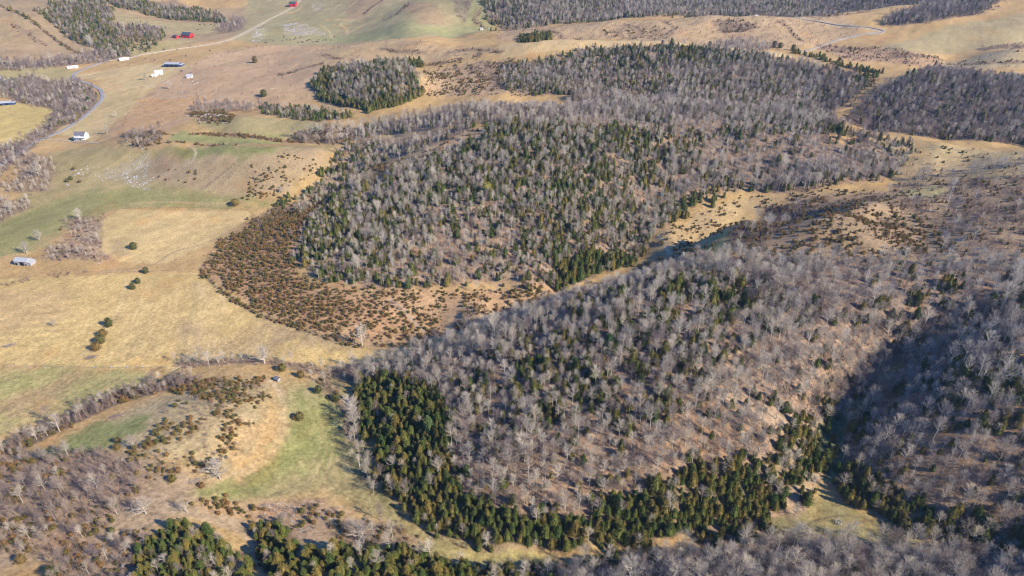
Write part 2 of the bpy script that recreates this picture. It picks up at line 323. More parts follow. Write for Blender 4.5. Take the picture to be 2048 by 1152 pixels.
paint([(370,1012),(520,1005),(560,1030),(500,1045),(420,1030)], None, bush=.65, rock=.05)
paint([(520,1010),(640,1010),(700,1050),(620,1060),(530,1060)], None, bush=.35, rock=.5, brush=.3)
stroke([(330,1020),(420,1035),(490,1062),(530,1110),(560,1175)], 5, (.325,.24,.145), 2, 1.5)
paint([(340,755),(420,760),(530,752),(520,800),(545,830),(500,850),(420,870),(300,900),(270,930),(250,905),(320,860),(350,800)], None, bush=.42, brush=.22, soft=4)
paint([(350,765),(420,758),(520,756),(530,800),(470,815),(400,800),(380,790)], None, bush=.75, brush=.25)
paint([(360,850),(520,830),(500,900),(430,940),(330,960),(270,930)], None, bush=.5, brush=.22)
paint([(-60,920),(40,915),(150,905),(270,925),(290,950),(280,1010),(230,1060),(120,1110),(-60,1120)], (.25,.18,.12), 6, 6, brush=.85, bush=.32, bare=.32)
paint([(120,930),(200,900),(265,930),(275,980),(230,1010),(150,980)], (.25,.18,.125), 5, 4, brush=1.3, bare=.25, bush=.05)
paint([(120,1080),(300,1060),(330,1090),(260,1170),(100,1170)], (.25,.18,.12), bush=.3, brush=.8, bare=.35)
stroke([(-60,950),(0,915),(50,885),(100,860),(160,830),(230,800),(300,780),(370,765)], 8.5, (.13,.10,.08), 3, 2, brush=1.4, bare=1.4, bush=.35)
paint([(272,1110),(315,1062),(370,1052),(420,1070),(470,1110),(520,1175),(250,1175),(280,1140)], (.19,.14,.09), 3, 2, cedar=.75, bare=.4, brush=.2)
paint([(310,1070),(370,1058),(425,1075),(420,1100),(350,1110),(310,1100)], None, 2, 2, cedar=1.0, bare=.05)
paint([(505,1062),(560,1052),(600,1085),(650,1098),(740,1105),(820,1100),(900,1128),(1010,1140),(1100,1175),(540,1175)], (.19,.14,.09), 3, 3, cedar=.9, bare=.12)
paint([(640,1050),(760,1035),(830,1070),(830,1110),(700,1100)], (.28,.2,.12), 4, 3, brush=.7, bare=.12, bush=.2)
paint([(850,1075),(960,1098),(1110,1108),(1120,1128),(1000,1135),(880,1122),(830,1100)], (.29,.24,.10), 3, 2, clear=1)
stroke([(760,980),(800,1050),(880,1080),(1000,1104)], 2.0, (.26,.22,.1), 2, 2, brush=.1)
# creek line and hedgerow across the middle
stroke([(360,728),(420,726),(480,722),(540,724),(600,735),(650,748),(700,752),(760,735),(840,705)], 4, (.24,.17,.11), 3, 2, brush=.95, bare=.45)
paint([(640,742),(700,735),(800,715),(860,690),(880,700),(860,745),(760,755),(690,765)], (.22,.16,.1), 3, 3, bare=.85, brush=.7)
stroke([(640,760),(665,790),(700,820),(705,860)], 5, (.25,.18,.11), 3, 2, brush=.5, bare=.2, bush=.2)
stroke([(0,575),(60,560),(120,552),(170,548)], 2.5, None, brush=.6)
# --- near hill wood
paint([(718,772),(760,765,5),(870,738,12),(960,703,25),(1050,663,40),(1130,624,50),(1220,590,55),(1330,570,45),(1450,553,35),(1600,553,30),(1750,550,30),(1900,540,30),(2150,535,30),
  (2150,700),(1930,640),(1850,690),(1750,760),(1680,850),(1652,950),(1560,1020),(1430,1065),(1250,1088),(1110,1102),(960,1095),(860,1062),(775,990),(735,900),(718,820)],
  LIT, 4, 3, bare=.85, cedar=.18, brush=.22)
paint([(960,760),(1100,690),(1250,640),(1400,620),(1480,700),(1380,800),(1250,860),(1100,900),(960,880)], None, 15, 10, bare=.70, cedar=.42, brush=.24)
paint([(1330,590),(1560,565),(1560,620),(1480,680),(1330,680)], None, 12, 8, bare=.45, cedar=.5)
paint([(1560,560),(1800,570),(1800,700),(1600,800),(1450,780),(1480,680)], (.235,.17,.125), 12, 8, bare=1.0, cedar=.08, brush=.35)
paint([(1390,770),(1500,792),(1600,845),(1630,860),(1540,850),(1440,808)], (.29,.215,.15), 3, 3, bare=.45, cedar=.05, brush=.2)
paint([(1250,960),(1000,1000),(930,930),(1100,880),(1300,860),(1560,870),(1500,910),(1400,940)], LIT, 6, 5, bare=.88, cedar=.03, brush=.3)
paint([(1800,560),(2150,550),(2150,700),(1930,640)], None, 8, 6, bare=.6, cedar=.22, brush=.3)
stroke([(800,762,4),(870,738,10),(960,703,16),(1050,663,22),(1130,624,26),(1220,590,28),(1330,570,24),(1450,553,20),(1600,553,16),(1750,550,16),(1900,540,16),(2048,535,16)], 22, None, 8, 4, bare=1.3, cedar=.04)
# cedar belt round the foot of the near hill
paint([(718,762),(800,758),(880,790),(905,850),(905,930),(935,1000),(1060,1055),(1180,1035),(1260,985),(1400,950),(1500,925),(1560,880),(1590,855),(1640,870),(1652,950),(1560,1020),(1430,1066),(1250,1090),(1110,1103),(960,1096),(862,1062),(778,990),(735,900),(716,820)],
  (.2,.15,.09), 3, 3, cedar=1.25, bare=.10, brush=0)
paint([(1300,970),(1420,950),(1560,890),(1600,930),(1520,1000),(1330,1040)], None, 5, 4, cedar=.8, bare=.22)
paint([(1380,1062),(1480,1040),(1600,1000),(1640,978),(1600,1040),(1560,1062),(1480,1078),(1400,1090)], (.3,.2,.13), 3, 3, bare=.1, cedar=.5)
# shaded creek bank left of the belt
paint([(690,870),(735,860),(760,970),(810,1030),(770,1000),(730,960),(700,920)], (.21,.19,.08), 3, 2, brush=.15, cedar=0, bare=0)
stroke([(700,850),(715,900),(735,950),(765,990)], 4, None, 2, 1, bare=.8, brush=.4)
# --- foreground wood along the bottom
paint([(1060,1175),(1100,1152),(1250,1118),(1400,1108),(1500,1092),(1640,1080),(1780,1100),(1900,1102),(2150,1110),(2150,1175),(1600,1190)], (.22,.15,.1), 3, 3, bare=.95, cedar=.03, brush=.2)
paint([(1000,1175),(1020,1150),(1150,1128),(1280,1112),(1280,1130),(1120,1160)], None, 4, 3, cedar=.55, bare=.4)
paint([(1530,1052),(1600,1020),(1640,975),(1700,1010),(1790,1040),(1850,1078),(1780,1092),(1700,1080),(1560,1066)], (.24,.205,.095), 3, 2, clear=1)
paint([(1560,985),(1620,972),(1620,1010),(1580,1040),(1570,1010)], (.30,.22,.15), 3, 3, cedar=.1, bare=.1)
# --- ravine and spur
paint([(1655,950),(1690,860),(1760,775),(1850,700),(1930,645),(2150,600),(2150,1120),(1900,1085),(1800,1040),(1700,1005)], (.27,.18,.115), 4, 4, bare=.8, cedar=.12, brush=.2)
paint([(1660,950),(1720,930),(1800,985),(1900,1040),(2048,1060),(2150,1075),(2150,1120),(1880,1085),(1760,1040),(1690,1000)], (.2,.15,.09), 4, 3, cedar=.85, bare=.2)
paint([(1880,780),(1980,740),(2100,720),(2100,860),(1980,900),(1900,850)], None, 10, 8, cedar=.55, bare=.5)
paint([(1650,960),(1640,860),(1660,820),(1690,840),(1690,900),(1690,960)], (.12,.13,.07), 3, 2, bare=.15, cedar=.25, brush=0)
# --- valley and hill behind the near hill
paint([(1275,530),(1300,480),(1400,420),(1500,392),(1650,380),(1800,380),(1700,400),(1560,405),(1500,430),(1440,470),(1430,500),(1330,545)], (.345,.25,.13), 4, 4, bush=.22, brush=.03, clear=1)
paint([(1380,500),(1450,465),(1470,500),(1440,540),(1340,560)], (.31,.26,.10), 6, 5)
paint([(1450,500),(1470,450),(1540,415),(1620,392),(1760,385),(1900,360),(2150,330),(2150,540),(1900,530),(1450,530)], (.275,.195,.115), 5, 5, bush=.30, brush=.16, clear=1)
paint([(1446,492),(1466,456),(1530,422),(1610,402),(1600,428),(1556,466),(1520,500),(1470,505)], (.13,.105,.075), 5, 4, bush=.5, brush=1.2, bare=.12)  # shade of the knoll's left face, painted as darker ground under added brush
paint([(1740,400),(1800,380),(2150,330),(2150,530),(1900,520),(1920,470),(1850,440)], (.28,.2,.12), 12, 10, bush=.1, brush=.6, bare=.04)
paint([(1780,385),(1880,370),(1900,385),(1840,400)], (.33,.27,.13), 4, 3, brush=0)
stroke([(1800,372),(1900,355),(2048,330),(2150,320)], 7, (.2,.15,.1), 4, 3, brush=.9, bare=.3)
# --- middle hill: thicket of small cedars, then the wood
paint([(402,540),(430,490),(500,450),(575,405),(640,395),(680,350),(760,330),(830,330),(700,430),(600,480),(600,560),(760,585),(1000,585),(1115,570),(1115,590),(1000,640),(880,672),(840,690),(700,686),(540,632)], SHR, 5, 4, bush=.74, brush=.10, clear=1)
paint([(425,500),(500,450),(600,430),(600,560),(640,590),(760,600),(830,640),(800,660),(640,650),(500,600),(410,545)], (.33,.20,.11), 8, 6, bush=.84, brush=.12)
paint([(820,610),(1080,590),(1000,640),(880,668)], (.38,.25,.14), 8, 6, bush=.28, brush=.04, cedar=0)
paint([(760,640),(840,650),(830,690),(740,690)], None, 6, 4, bush=.5)
stroke([(780,600),(810,625),(845,660)], 1.2, (.33,.26,.19), 1, 1, brush=.7, rock=.25, bush=0)
paint([(500,440),(570,400),(590,420),(520,460)], (.24,.17,.10), 4, 4, brush=.9, bush=.5)
paint([(595,475),(640,420),(700,370),(850,330),(900,300),(965,260),(1040,240,25),(1150,242,50),(1280,249,50),(1400,250,40),(1520,244,30),(1620,250,20),(1750,272),(1830,290),(1812,330),(1750,365),(1600,385),(1460,380),(1380,400),(1300,470),(1275,525),(1200,550),(1115,575),(1060,570),(960,565),(850,580),(740,575),(640,560),(592,520)],
  LIT, 5, 4, bare=.82, cedar=.34, brush=.25, bush=0)
paint([(850,330),(960,250),(1100,240),(1350,250),(1400,300),(1200,380),(1250,450),(1200,520),(1120,560),(1060,450),(900,400)], None, 15, 10, bare=.62, cedar=.55)
paint([(640,440),(700,400),(820,400),(850,450),(760,560),(640,550)], None, 10, 8, bare=.7, cedar=.42)
paint([(880,450),(1020,470),(1060,560),(900,570),(820,520)], LIT, 10, 8, bare=.8, cedar=.12)
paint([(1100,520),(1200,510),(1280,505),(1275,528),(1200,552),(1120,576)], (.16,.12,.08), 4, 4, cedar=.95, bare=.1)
paint([(1400,260),(1620,262),(1800,300),(1800,350),(1600,380),(1450,370),(1400,330)], (.24,.17,.12), 10, 8, bare=.9, cedar=.08, brush=.35)
paint([(1310,430),(1360,400),(1440,380),(1450,395),(1380,430),(1320,460)], None, 4, 4, cedar=.4, brush=.4)
paint([(1640,262),(1700,265),(1720,285),(1660,300)], (.39,.25,.12), 4, 4, bare=.15, brush=.4)
stroke([(402,540),(425,566),(462,596),(512,626),(560,644),(620,664),(680,686),(725,695)], 1.6, (.2,.15,.09), 1.5, 1, bush=1.0)
# crest wood of pale bare trees
paint([(690,262),(760,250,10),(850,237,15),(950,224,60),(1100,232,80),(1280,247,80),(1400,248,70),(1520,242,60),(1620,248,40),(1640,262),(1520,258),(1400,262),(1280,262),(1150,256),(1050,248),(960,250),(850,262),(760,270),(700,280)], (.24,.17,.11), 4, 3, bare=1.0, cedar=.05, brush=.2)
paint([(690,290),(760,275),(860,262),(960,255),(950,270),(850,300),(760,330),(700,370),(640,410),(600,430),(590,420),(640,370),(660,330),(680,300)], (.26,.19,.12), 4, 4, bare=.7, brush=.6, cedar=.12)
paint([(755,275),(840,262),(900,262),(880,275),(820,285)], (.37,.26,.15), 5, 5, bare=.1, brush=.1, cedar=0)
paint([(720,400),(760,350),(830,310),(960,255),(1000,250),(960,275),(870,310),(800,340),(740,400)], (.38,.26,.15), 4, 5, bare=.08, brush=.25, cedar=0, bush=.12)
stroke([(645,345),(620,385),(585,400),(560,410)], 4, None, 3, 2, cedar=.7, brush=.4)
stroke([(740,300),(700,330),(660,350)], 4, None, 3, 2, cedar=.6)
paint([(1700,268),(1900,292),(2150,305),(2150,325),(1950,330),(1820,320)], (.33,.255,.13), 4, 4, brush=.05, bush=.04)
paint([(1810,310),(2150,320),(2150,345),(1900,362),(1780,372),(1800,340)], (.32,.24,.13), 6, 5, brush=.16, bush=.05)
# --- round wood and its pasture
paint([(628,168),(660,140),(720,132),(760,142),(800,136),(838,158),(848,190),(800,208),(740,224),(690,212),(640,196)], (.2,.15,.09), 4, 4, bare=.75, cedar=.45)
paint([(628,168),(650,145),(665,160),(650,190),(690,205),(740,212),(800,200),(845,185),(848,190),(800,210),(740,226),(690,214),(640,198)], None, 3, 3, cedar=1.0, bare=.15)
paint([(720,131),(780,124),(840,126),(850,133),(780,136)], (.2,.15,.09), 3, 3, cedar=.8, bare=.3)
stroke([(840,130),(900,124),(960,112)], 5, None, 4, 3, brush=.8, bush=.3)
paint([(620,92),(720,84),(850,84),(1000,95),(960,112),(900,120),(720,122),(640,130)], (.385,.27,.14), 8, 6, brush=.04)
paint([(850,140),(960,120),(1000,150),(1000,190),(900,195),(855,185)], (.36,.25,.14), 6, 5, bush=.30, brush=.12)
paint([(940,130),(1010,120),(1080,150),(1040,190),(980,185)], (.29,.205,.13), 8, 6, brush=.5, bush=.35)
# --- wood slope and lower ridge
paint([(1000,140),(1080,120),(1120,112),(1180,98),(1260,92),(1400,96),(1500,105),(1600,125),(1700,152),(1720,180),(1700,215),(1640,232),(1600,222,20),(1520,200,30),(1400,200,30),(1250,200,30),(1150,194,20),(1110,190),(1060,190),(1010,180)], (.235,.165,.115), 5, 5, bare=.85, cedar=.22, brush=.15)
paint([(1170,98),(1400,98),(1500,112),(1560,130),(1300,130),(1170,120)], None, 6, 5, cedar=.55, bare=.6)
paint([(1130,200),(1160,186),(1250,192),(1400,192),(1520,192),(1600,205),(1640,230),(1700,258),(1640,256),(1500,232,-20),(1300,232,-20),(1200,215)], (.235,.165,.115), 4, 4, bare=1.0, cedar=.15, brush=.2)
paint([(1000,88),(1080,80),(1180,80),(1350,84),(1470,90),(1560,104),(1600,118),(1500,104),(1400,94),(1250,91),(1150,98),(1000,120)], (.44,.32,.16), 3, 3, clear=1)
# --- right hand wooded hill and the farm track hills
paint([(1690,240),(1740,190),(1800,165),(1870,148,30),(1960,158,30),(2150,165,30),(2150,300),(2048,290),(1850,274),(1740,262)], (.13,.10,.085), 4, 4, bare=1.0, cedar=.14, brush=.9)  # ground darkened to stand in for the hillside's shade, under denser brush
paint([(1640,130),(1700,145),(1760,150),(1740,175),(1700,200),(1660,180),(1670,160)], (.36,.26,.14), 4, 4, cedar=.12, bush=.3, brush=.15)
stroke([(1590,106),(1640,118),(1700,136),(1760,146)], 4, None, 3, 2, cedar=.5, bush=.2)
paint([(1620,85),(1740,95),(1850,110),(2048,108),(2150,108),(2150,118),(1950,128),(1800,128),(1680,118)], (.33,.22,.13), 5, 5, brush=.3, bush=.05)
paint([(1860,118),(2150,112),(2150,140),(1960,140)], (.345,.27,.15), 4, 4, brush=.05)
paint([(1760,92),(1850,68),(1960,40),(2150,10),(2150,95),(1900,108),(1775,104)], (.30,.24,.13), 5, 5)
stroke([(1960,100),(2048,92),(2150,85)], 7, (.2,.15,.1), 4, 4, brush=.8)
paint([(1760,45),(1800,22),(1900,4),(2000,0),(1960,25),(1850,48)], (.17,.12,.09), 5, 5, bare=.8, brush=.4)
paint([(1000,56),(1200,46),(1420,32),(1600,30),(1720,62),(1560,98),(1350,84),(1150,76),(1000,84)], (.375,.265,.145), 6, 5, brush=.10)
paint([(1200,60),(1320,55),(1340,76),(1220,78)], None, 8, 6, brush=.4, bush=.1)
paint([(1425,45),(1480,38),(1520,55),(1480,66),(1440,64)], (.26,.19,.12), 5, 5, brush=.7, bush=.2)
paint([(1420,88),(1500,84),(1560,100),(1500,104)], None, 4, 4, bare=.5, brush=.5)
paint([(1040,72),(1100,70),(1100,80),(1045,86)], None, 3, 3, cedar=.95)
paint([(975,-8),(1900,-8),(1800,2,15),(1700,14,10),(1600,22,15),(1420,26,15),(1300,33,15),(1200,42,15),(1100,49,15),(1000,54,15)], (.2,.15,.105), 5, 4, bare=.95, cedar=.25)
_far = (GY > 1440) & (GX > -60 + (GY - 1440) * 0); _w = sst(1440, 1500, GY) * sst(-80, 40, GX - .02 * GY)
COL[:] = COL * (1 - _w[..., None]) + np.array((.2, .15, .105)) * _w[..., None]; DEN['bare'] = np.maximum(DEN['bare'], _w * .95); DEN['cedar'] = np.maximum(DEN['cedar'], _w * .25)
# mowing lines and wheel marks in the hay
_rs = random.Random(5)
for k_ in range(26):
    f_ = k_ / 25; u0 = 250 + 190 * f_; a_ = _rs.choice((-1, 1)); cc_ = (.47, .36, .19) if a_ > 0 else (.33, .25, .13)
    stroke([(u0 + _rs.uniform(-6, 6), 556 + 12 * f_), (u0 - 12 + 30 * f_, 610), (u0 - 40 + 40 * f_, 660), (u0 - 90 + 90 * f_, 715)], _rs.uniform(.5, 1.5), cc_, .9, 1.5, _rs.uniform(.25, .6))
for k_ in range(16):
    v0 = 585 + k_ * 6.5; stroke([(-10, v0 + 8), (60, v0 + 2), (120, v0), (170 - k_ * 2, v0 - 4)], _rs.uniform(.5, 1.3), (.50, .37, .17) if k_ % 2 else (.34, .25, .12), .9, 1.5, _rs.uniform(.25, .55))
for k_ in range(12):
    stroke([(-10 + k_ * 16, 850 - k_ * 3), (70 + k_ * 14, 800 - k_ * 3), (150 + k_ * 12, 752)], _rs.uniform(.5, 1.4), (.36, .25, .14) if k_ % 2 else (.23, .22, .09), .9, 1.5, _rs.uniform(.25, .5))
for k_ in range(14):
    stroke([(215, 430 + k_ * 6.5), (300, 424 + k_ * 6.5), (400, 422 + k_ * 5.5), (480, 424 + k_ * 3)], _rs.uniform(.6, 1.4), (.49, .38, .20) if k_ % 2 else (.36, .27, .14), .9, 1.5, _rs.uniform(.15, .4))
for k_ in range(10):
    stroke([(600 + k_ * 9, 765), (612 + k_ * 8, 830), (640 + k_ * 6, 880), (600 + k_ * 10, 950)], _rs.uniform(.5, 1.3), (.36, .30, .15) if k_ % 2 else (.20, .21, .08), .9, 2, _rs.uniform(.2, .4))
# draws and brushy gullies on the far hills
for pp in ([(1080,62),(1120,70),(1160,80)],[(1250,50),(1280,60),(1270,75)],[(1330,44),(1350,56),(1340,68)],[(1560,44),(1580,60),(1600,80)],[(1640,34),(1680,30),(1740,22)],[(1880,30),(1940,22),(2000,14)],[(1700,110),(1780,116),(1880,118)],[(1900,128),(1980,126),(2048,124)],
    [(760,96),(800,104),(850,106)],[(900,104),(950,100),(1000,104)],[(640,108),(660,116),(680,118)],[(960,20),(950,40),(970,56)],[(820,4),(800,24),(770,40)],[(20,50),(60,70),(90,90)],[(560,150),(600,140),(640,128)]):
    stroke(pp, 5, (.24, .17, .11), 4, 5, .7, brush=.55, bush=.12)
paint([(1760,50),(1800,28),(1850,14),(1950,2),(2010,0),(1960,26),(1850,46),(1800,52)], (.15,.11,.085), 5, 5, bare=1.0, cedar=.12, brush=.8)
# farm tracks, ruts and cattle paths
for pp, wd, cc in (([(1480,32),(1580,34),(1660,48),(1740,58),(1768,62)], 2.6, (.36,.31,.26)),([(1768,62),(1720,70),(1660,86),(1600,104)], 2.8, (.36,.31,.26)),
  ([(1650,92),(1700,96),(1800,102),(1900,108),(2048,104)], 1.6, (.30,.22,.14)),([(600,0),(585,18),(545,35),(505,60),(460,80),(400,92),(300,106),(256,118)], 3.0, (.40,.33,.23)),
  ([(200,128),(260,129),(330,138),(380,141)], 1.2, (.40,.33,.23)),([(512,178),(560,176),(600,164),(640,150)], 1.4, (.42,.32,.18)),
  ([(375,290),(390,302),(386,320),(370,330)], 1.4, (.42,.34,.22)),([(260,408),(330,404),(420,408),(480,402)], 1.6, (.34,.26,.14)),
  ([(150,545),(230,540),(300,532),(345,505),(420,482),(500,440)], .9, (.26,.19,.11)),([(1318,470),(1330,490),(1340,508)], 1.5, (.42,.36,.25)),([(1320,520),(1400,492),(1440,480)], 1.4, (.40,.30,.18)),
  ([(275,780),(300,745),(320,735)], 2.0, (.22,.17,.1)),([(300,775),(345,745),(358,738)], 1.4, (.17,.17,.08)),([(500,752),(545,765),(560,790)], 1.6, (.40,.30,.18)),
  ([(1590,1060),(1640,1040),(1700,1033),(1760,1048)], .9, (.15,.13,.07))):
    stroke(pp, wd, cc, wd * .45 + .3, 1.2, .9)
# hay streaks and tufts in the fields, worn and damp spots everywhere
_a = fbm(GX * .35 + GY * .5, (GY * .35 - GX * .5) * 6, 26, 4, 51); _b = fbm(GX, GY, 60, 5, 61); _c = fbm(GX, GY, 7, 4, 71); _d = fbm(GX, GY, 2.2, 2, 81)
fine = sst(700, 350, GY)
_e = fbm(GX, GY, 260, 4, 65)
COL *= (1 + .15 * _a + .18 * _b + .20 * _c + .34 * _d * fine + .08 * _e)[..., None]
_g = sst(.05, .5, fbm(GX, GY, 45, 4, 91)) * .2
COL = COL * (1 - _g[..., None]) + COL * np.array((.90, .98, .80)) * _g[..., None]
_o = sst(.25, .6, fbm(GX, GY, 30, 5, 95)) * .45
COL = COL * (1 - _o[..., None]) + COL * np.array((1.12, .90, .74)) * _o[..., None]
COL = np.clip(COL, .01, .8)

# ---------------------------------------------------------------- helpers
def tag(o, label=None, cat=None, group=None, kind=None):
    if label: o['label'] = label
    if cat: o['category'] = cat
    if group: o['group'] = group
    if kind: o['kind'] = kind
    return o
def mat(name, col, rough=.9, metal=0.0, var=.12, scale=1.5, spec=.2, hue=0.0):
    m = bpy.data.materials.new(name); m.use_nodes = True; n = m.node_tree.nodes; l = m.node_tree.links; b = n['Principled BSDF']
    b.inputs['Roughness'].default_value = rough; b.inputs['Metallic'].default_value = metal; b.inputs['Specular IOR Level'].default_value = spec
    tc = n.new('ShaderNodeTexCoord'); no = n.new('ShaderNodeTexNoise'); no.inputs['Scale'].default_value = scale; no.inputs['Detail'].default_value = 3
    l.new(tc.outputs['Object'], no.inputs['Vector'])
    mr = n.new('ShaderNodeMapRange'); mr.inputs[1].default_value = .3; mr.inputs[2].default_value = .7; mr.inputs[3].default_value = 1 - var; mr.inputs[4].default_value = 1 + var
    l.new(no.outputs[0], mr.inputs[0])
    oi = n.new('ShaderNodeObjectInfo'); m2 = n.new('ShaderNodeMapRange'); m2.inputs[3].default_value = 1 - hue; m2.inputs[4].default_value = 1 + hue; l.new(oi.outputs['Random'], m2.inputs[0])
    mu = n.new('ShaderNodeMath'); mu.operation = 'MULTIPLY'; l.new(mr.outputs[0], mu.inputs[0]); l.new(m2.outputs[0], mu.inputs[1])
    vm = n.new('ShaderNodeVectorMath'); vm.operation = 'SCALE'; vm.inputs[0].default_value = col; l.new(mu.outputs[0], vm.inputs['Scale']); l.new(vm.outputs[0], b.inputs['Base Color'])
    return m
def two_tone(name, a, b_, c, rough=.9, scale=2.0, transl=0.0):   # plants: each one its own mix of three leaf colours, clump by clump
    m = bpy.data.materials.new(name); m.use_nodes = True; n = m.node_tree.nodes; l = m.node_tree.links; p = n['Principled BSDF']
    p.inputs['Roughness'].default_value = rough; p.inputs['Specular IOR Level'].default_value = .15
    oi = n.new('ShaderNodeObjectInfo'); tc = n.new('ShaderNodeTexCoord'); no = n.new('ShaderNodeTexNoise'); no.inputs['Scale'].default_value = scale; no.inputs['Detail'].default_value = 2
    l.new(tc.outputs['Object'], no.inputs['Vector'])
    ad = n.new('ShaderNodeMath'); ad.operation = 'MULTIPLY_ADD'; l.new(no.outputs[0], ad.inputs[0]); ad.inputs[1].default_value = .9; l.new(oi.outputs['Random'], ad.inputs[2])
    ra = n.new('ShaderNodeValToRGB'); e = ra.color_ramp.elements; e[0].position = .25; e[0].color = (*a, 1); e[1].position = 1.0; e[1].color = (*c, 1); x = e.new(.62); x.color = (*b_, 1)
    mr = n.new('ShaderNodeMath'); mr.operation = 'MULTIPLY'; mr.inputs[1].default_value = .72; l.new(ad.outputs[0], mr.inputs[0]); l.new(mr.outputs[0], ra.inputs[0]); l.new(ra.outputs[0], p.inputs['Base Color'])
    return m
class MB:
    def __init__(s): s.v = []; s.f = []; s.mi = []
    def face(s, pts, m=0):
        i = len(s.v); s.v += [tuple(p) for p in pts]; s.f.append(tuple(range(i, i + len(pts)))); s.mi.append(m)
    def prism(s, a, b, ra, rb, n=3, m=0, cap=False):
        a = Vector(a); b = Vector(b); d = (b - a).normalized(); u = d.orthogonal().normalized(); w_ = d.cross(u); i = len(s.v)
        for c, r in ((a, ra), (b, rb)):
            for k in range(n):
                t = 2 * math.pi * k / n; s.v.append(tuple(c + (u * math.cos(t) + w_ * math.sin(t)) * r))
        for k in range(n): s.f.append((i + k, i + (k + 1) % n, i + n + (k + 1) % n, i + n + k)); s.mi.append(m)
        if cap: s.f.append(tuple(i + n + k for k in range(n))); s.mi.append(m); s.f.append(tuple(i + n - 1 - k for k in range(n))); s.mi.append(m)
    def box(s, x0, x1, y0, y1, z0, z1, m=0):
        i = len(s.v); s.v += [(x0, y0, z0), (x1, y0, z0), (x1, y1, z0), (x0, y1, z0), (x0, y0, z1), (x1, y0, z1), (x1, y1, z1), (x0, y1, z1)]
        for q in ((0, 3, 2, 1), (4, 5, 6, 7), (0, 1, 5, 4), (1, 2, 6, 5), (2, 3, 7, 6), (3, 0, 4, 7)): s.f.append(tuple(i + k for k in q)); s.mi.append(m)
    def mesh(s, name, mats):
        me = bpy.data.meshes.new(name); me.from_pydata(s.v, [], s.f)
        for m in mats: me.materials.append(m)
        if len(mats) > 1: me.polygons.foreach_set('material_index', s.mi)
        me.update(); return me
    def build(s, name, mats, parent=None):
        o = bpy.data.objects.new(name, s.mesh(name, mats if isinstance(mats, (list, tuple)) else [mats])); C.objects.link(o); o.parent = parent; return o
def empty(name, loc, rz=0, s=1.0):
    o = bpy.data.objects.new(name, None); C.objects.link(o); o.location = loc; o.rotation_euler = (0, 0, rz); o.scale = (s, s, s); o.empty_display_size = .5; return o
def on_ground(u, v, sink=0.0, back=0.0):
    x, y = hit(u, v, None, back); return Vector((x, y, float(H(x, y)) - sink))

# ---------------------------------------------------------------- ground sheet
def sheet():
    me = bpy.data.meshes.new('ground'); n = GX.size; R, K = GX.shape
    me.vertices.add(n); me.vertices.foreach_set('co', np.stack([GX, GY, GZ], -1).ravel())
    idx = np.arange(n).reshape(R, K); q = np.stack([idx[:-1, :-1], idx[:-1, 1:], idx[1:, 1:], idx[1:, :-1]], -1).reshape(-1, 4)
    me.loops.add(q.size); me.loops.foreach_set('vertex_index', q.ravel().astype(np.int32)); me.polygons.add(len(q)); me.polygons.foreach_set('loop_start', np.arange(0, q.size, 4, dtype=np.int32))
    me.polygons.foreach_set('use_smooth', np.ones(len(q), bool))
    me.update(calc_edges=True)
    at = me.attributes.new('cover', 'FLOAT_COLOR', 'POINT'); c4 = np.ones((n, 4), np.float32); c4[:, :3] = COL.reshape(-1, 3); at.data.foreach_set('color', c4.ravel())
    m = bpy.data.materials.new('pasture and leaf litter'); m.use_nodes = True; N = m.node_tree.nodes; l = m.node_tree.links; b = N['Principled BSDF']
    b.inputs['Roughness'].default_value = .95; b.inputs['Specular IOR Level'].default_value = .1
    a = N.new('ShaderNodeAttribute'); a.attribute_name = 'cover'; geo = N.new('ShaderNodeNewGeometry')
    no = N.new('ShaderNodeTexNoise'); no.inputs['Scale'].default_value = .55; no.inputs['Detail'].default_value = 5; no.inputs['Roughness'].default_value = .7; l.new(geo.outputs['Position'], no.inputs['Vector'])
    mr = N.new('ShaderNodeMapRange'); mr.inputs[1].default_value = .3; mr.inputs[2].default_value = .7; mr.inputs[3].default_value = .68; mr.inputs[4].default_value = 1.30; l.new(no.outputs[0], mr.inputs[0])
    vm = N.new('ShaderNodeVectorMath'); vm.operation = 'SCALE'; l.new(a.outputs['Color'], vm.inputs[0]); l.new(mr.outputs[0], vm.inputs['Scale']); l.new(vm.outputs[0], b.inputs['Base Color'])
    bu = N.new('ShaderNodeBump'); bu.inputs['Strength'].default_value = .7; bu.inputs['Distance'].default_value = .5; l.new(no.outputs[0], bu.inputs['Height']); l.new(bu.outputs[0], b.inputs['Normal'])
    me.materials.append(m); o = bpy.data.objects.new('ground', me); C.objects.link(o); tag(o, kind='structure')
sheet()

# ---------------------------------------------------------------- plants
M_BARK = mat('pale bark', (.47, .42, .35), .95, var=.25, scale=.9, hue=.22)
M_TWIG = two_tone('winter twigs', (.30, .24, .20), (.44, .385, .32), (.54, .48, .40), scale=.5)
M_PALE = mat('chalky sycamore bark', (.60, .55, .47), .9, var=.2, scale=.8, hue=.05)
M_CEDAR = two_tone('cedar sprays', (.046, .086, .024), (.125, .142, .036), (.205, .158, .046), scale=.9)
M_BUSH = two_tone('winter cedar shrub sprays', (.085, .092, .028), (.150, .112, .036), (.205, .112, .046), scale=1.4)
M_TWIG2 = two_tone('dark winter twigs', (.15, .115, .115), (.225, .175, .165), (.31, .25, .22), scale=.5)
M_BARK2 = mat('dark bark', (.27, .23, .20), .95, var=.25, scale=.9, hue=.2)
M_DARKEV = two_tone('dull evergreen sprays', (.060, .070, .024), (.110, .100, .035), (.155, .108, .042), scale=1.0)
M_BRUSH = mat('brush twigs', (.29, .21, .165), .95, var=.25, scale=1.2, hue=.3)
M_ROCK = mat('limestone', (.36, .36, .375), .9, var=.25, scale=2.0, hue=.15)
M_PINE = two_tone('pine needles', (.05, .10, .04), (.08, .14, .05), (.12, .17, .06))
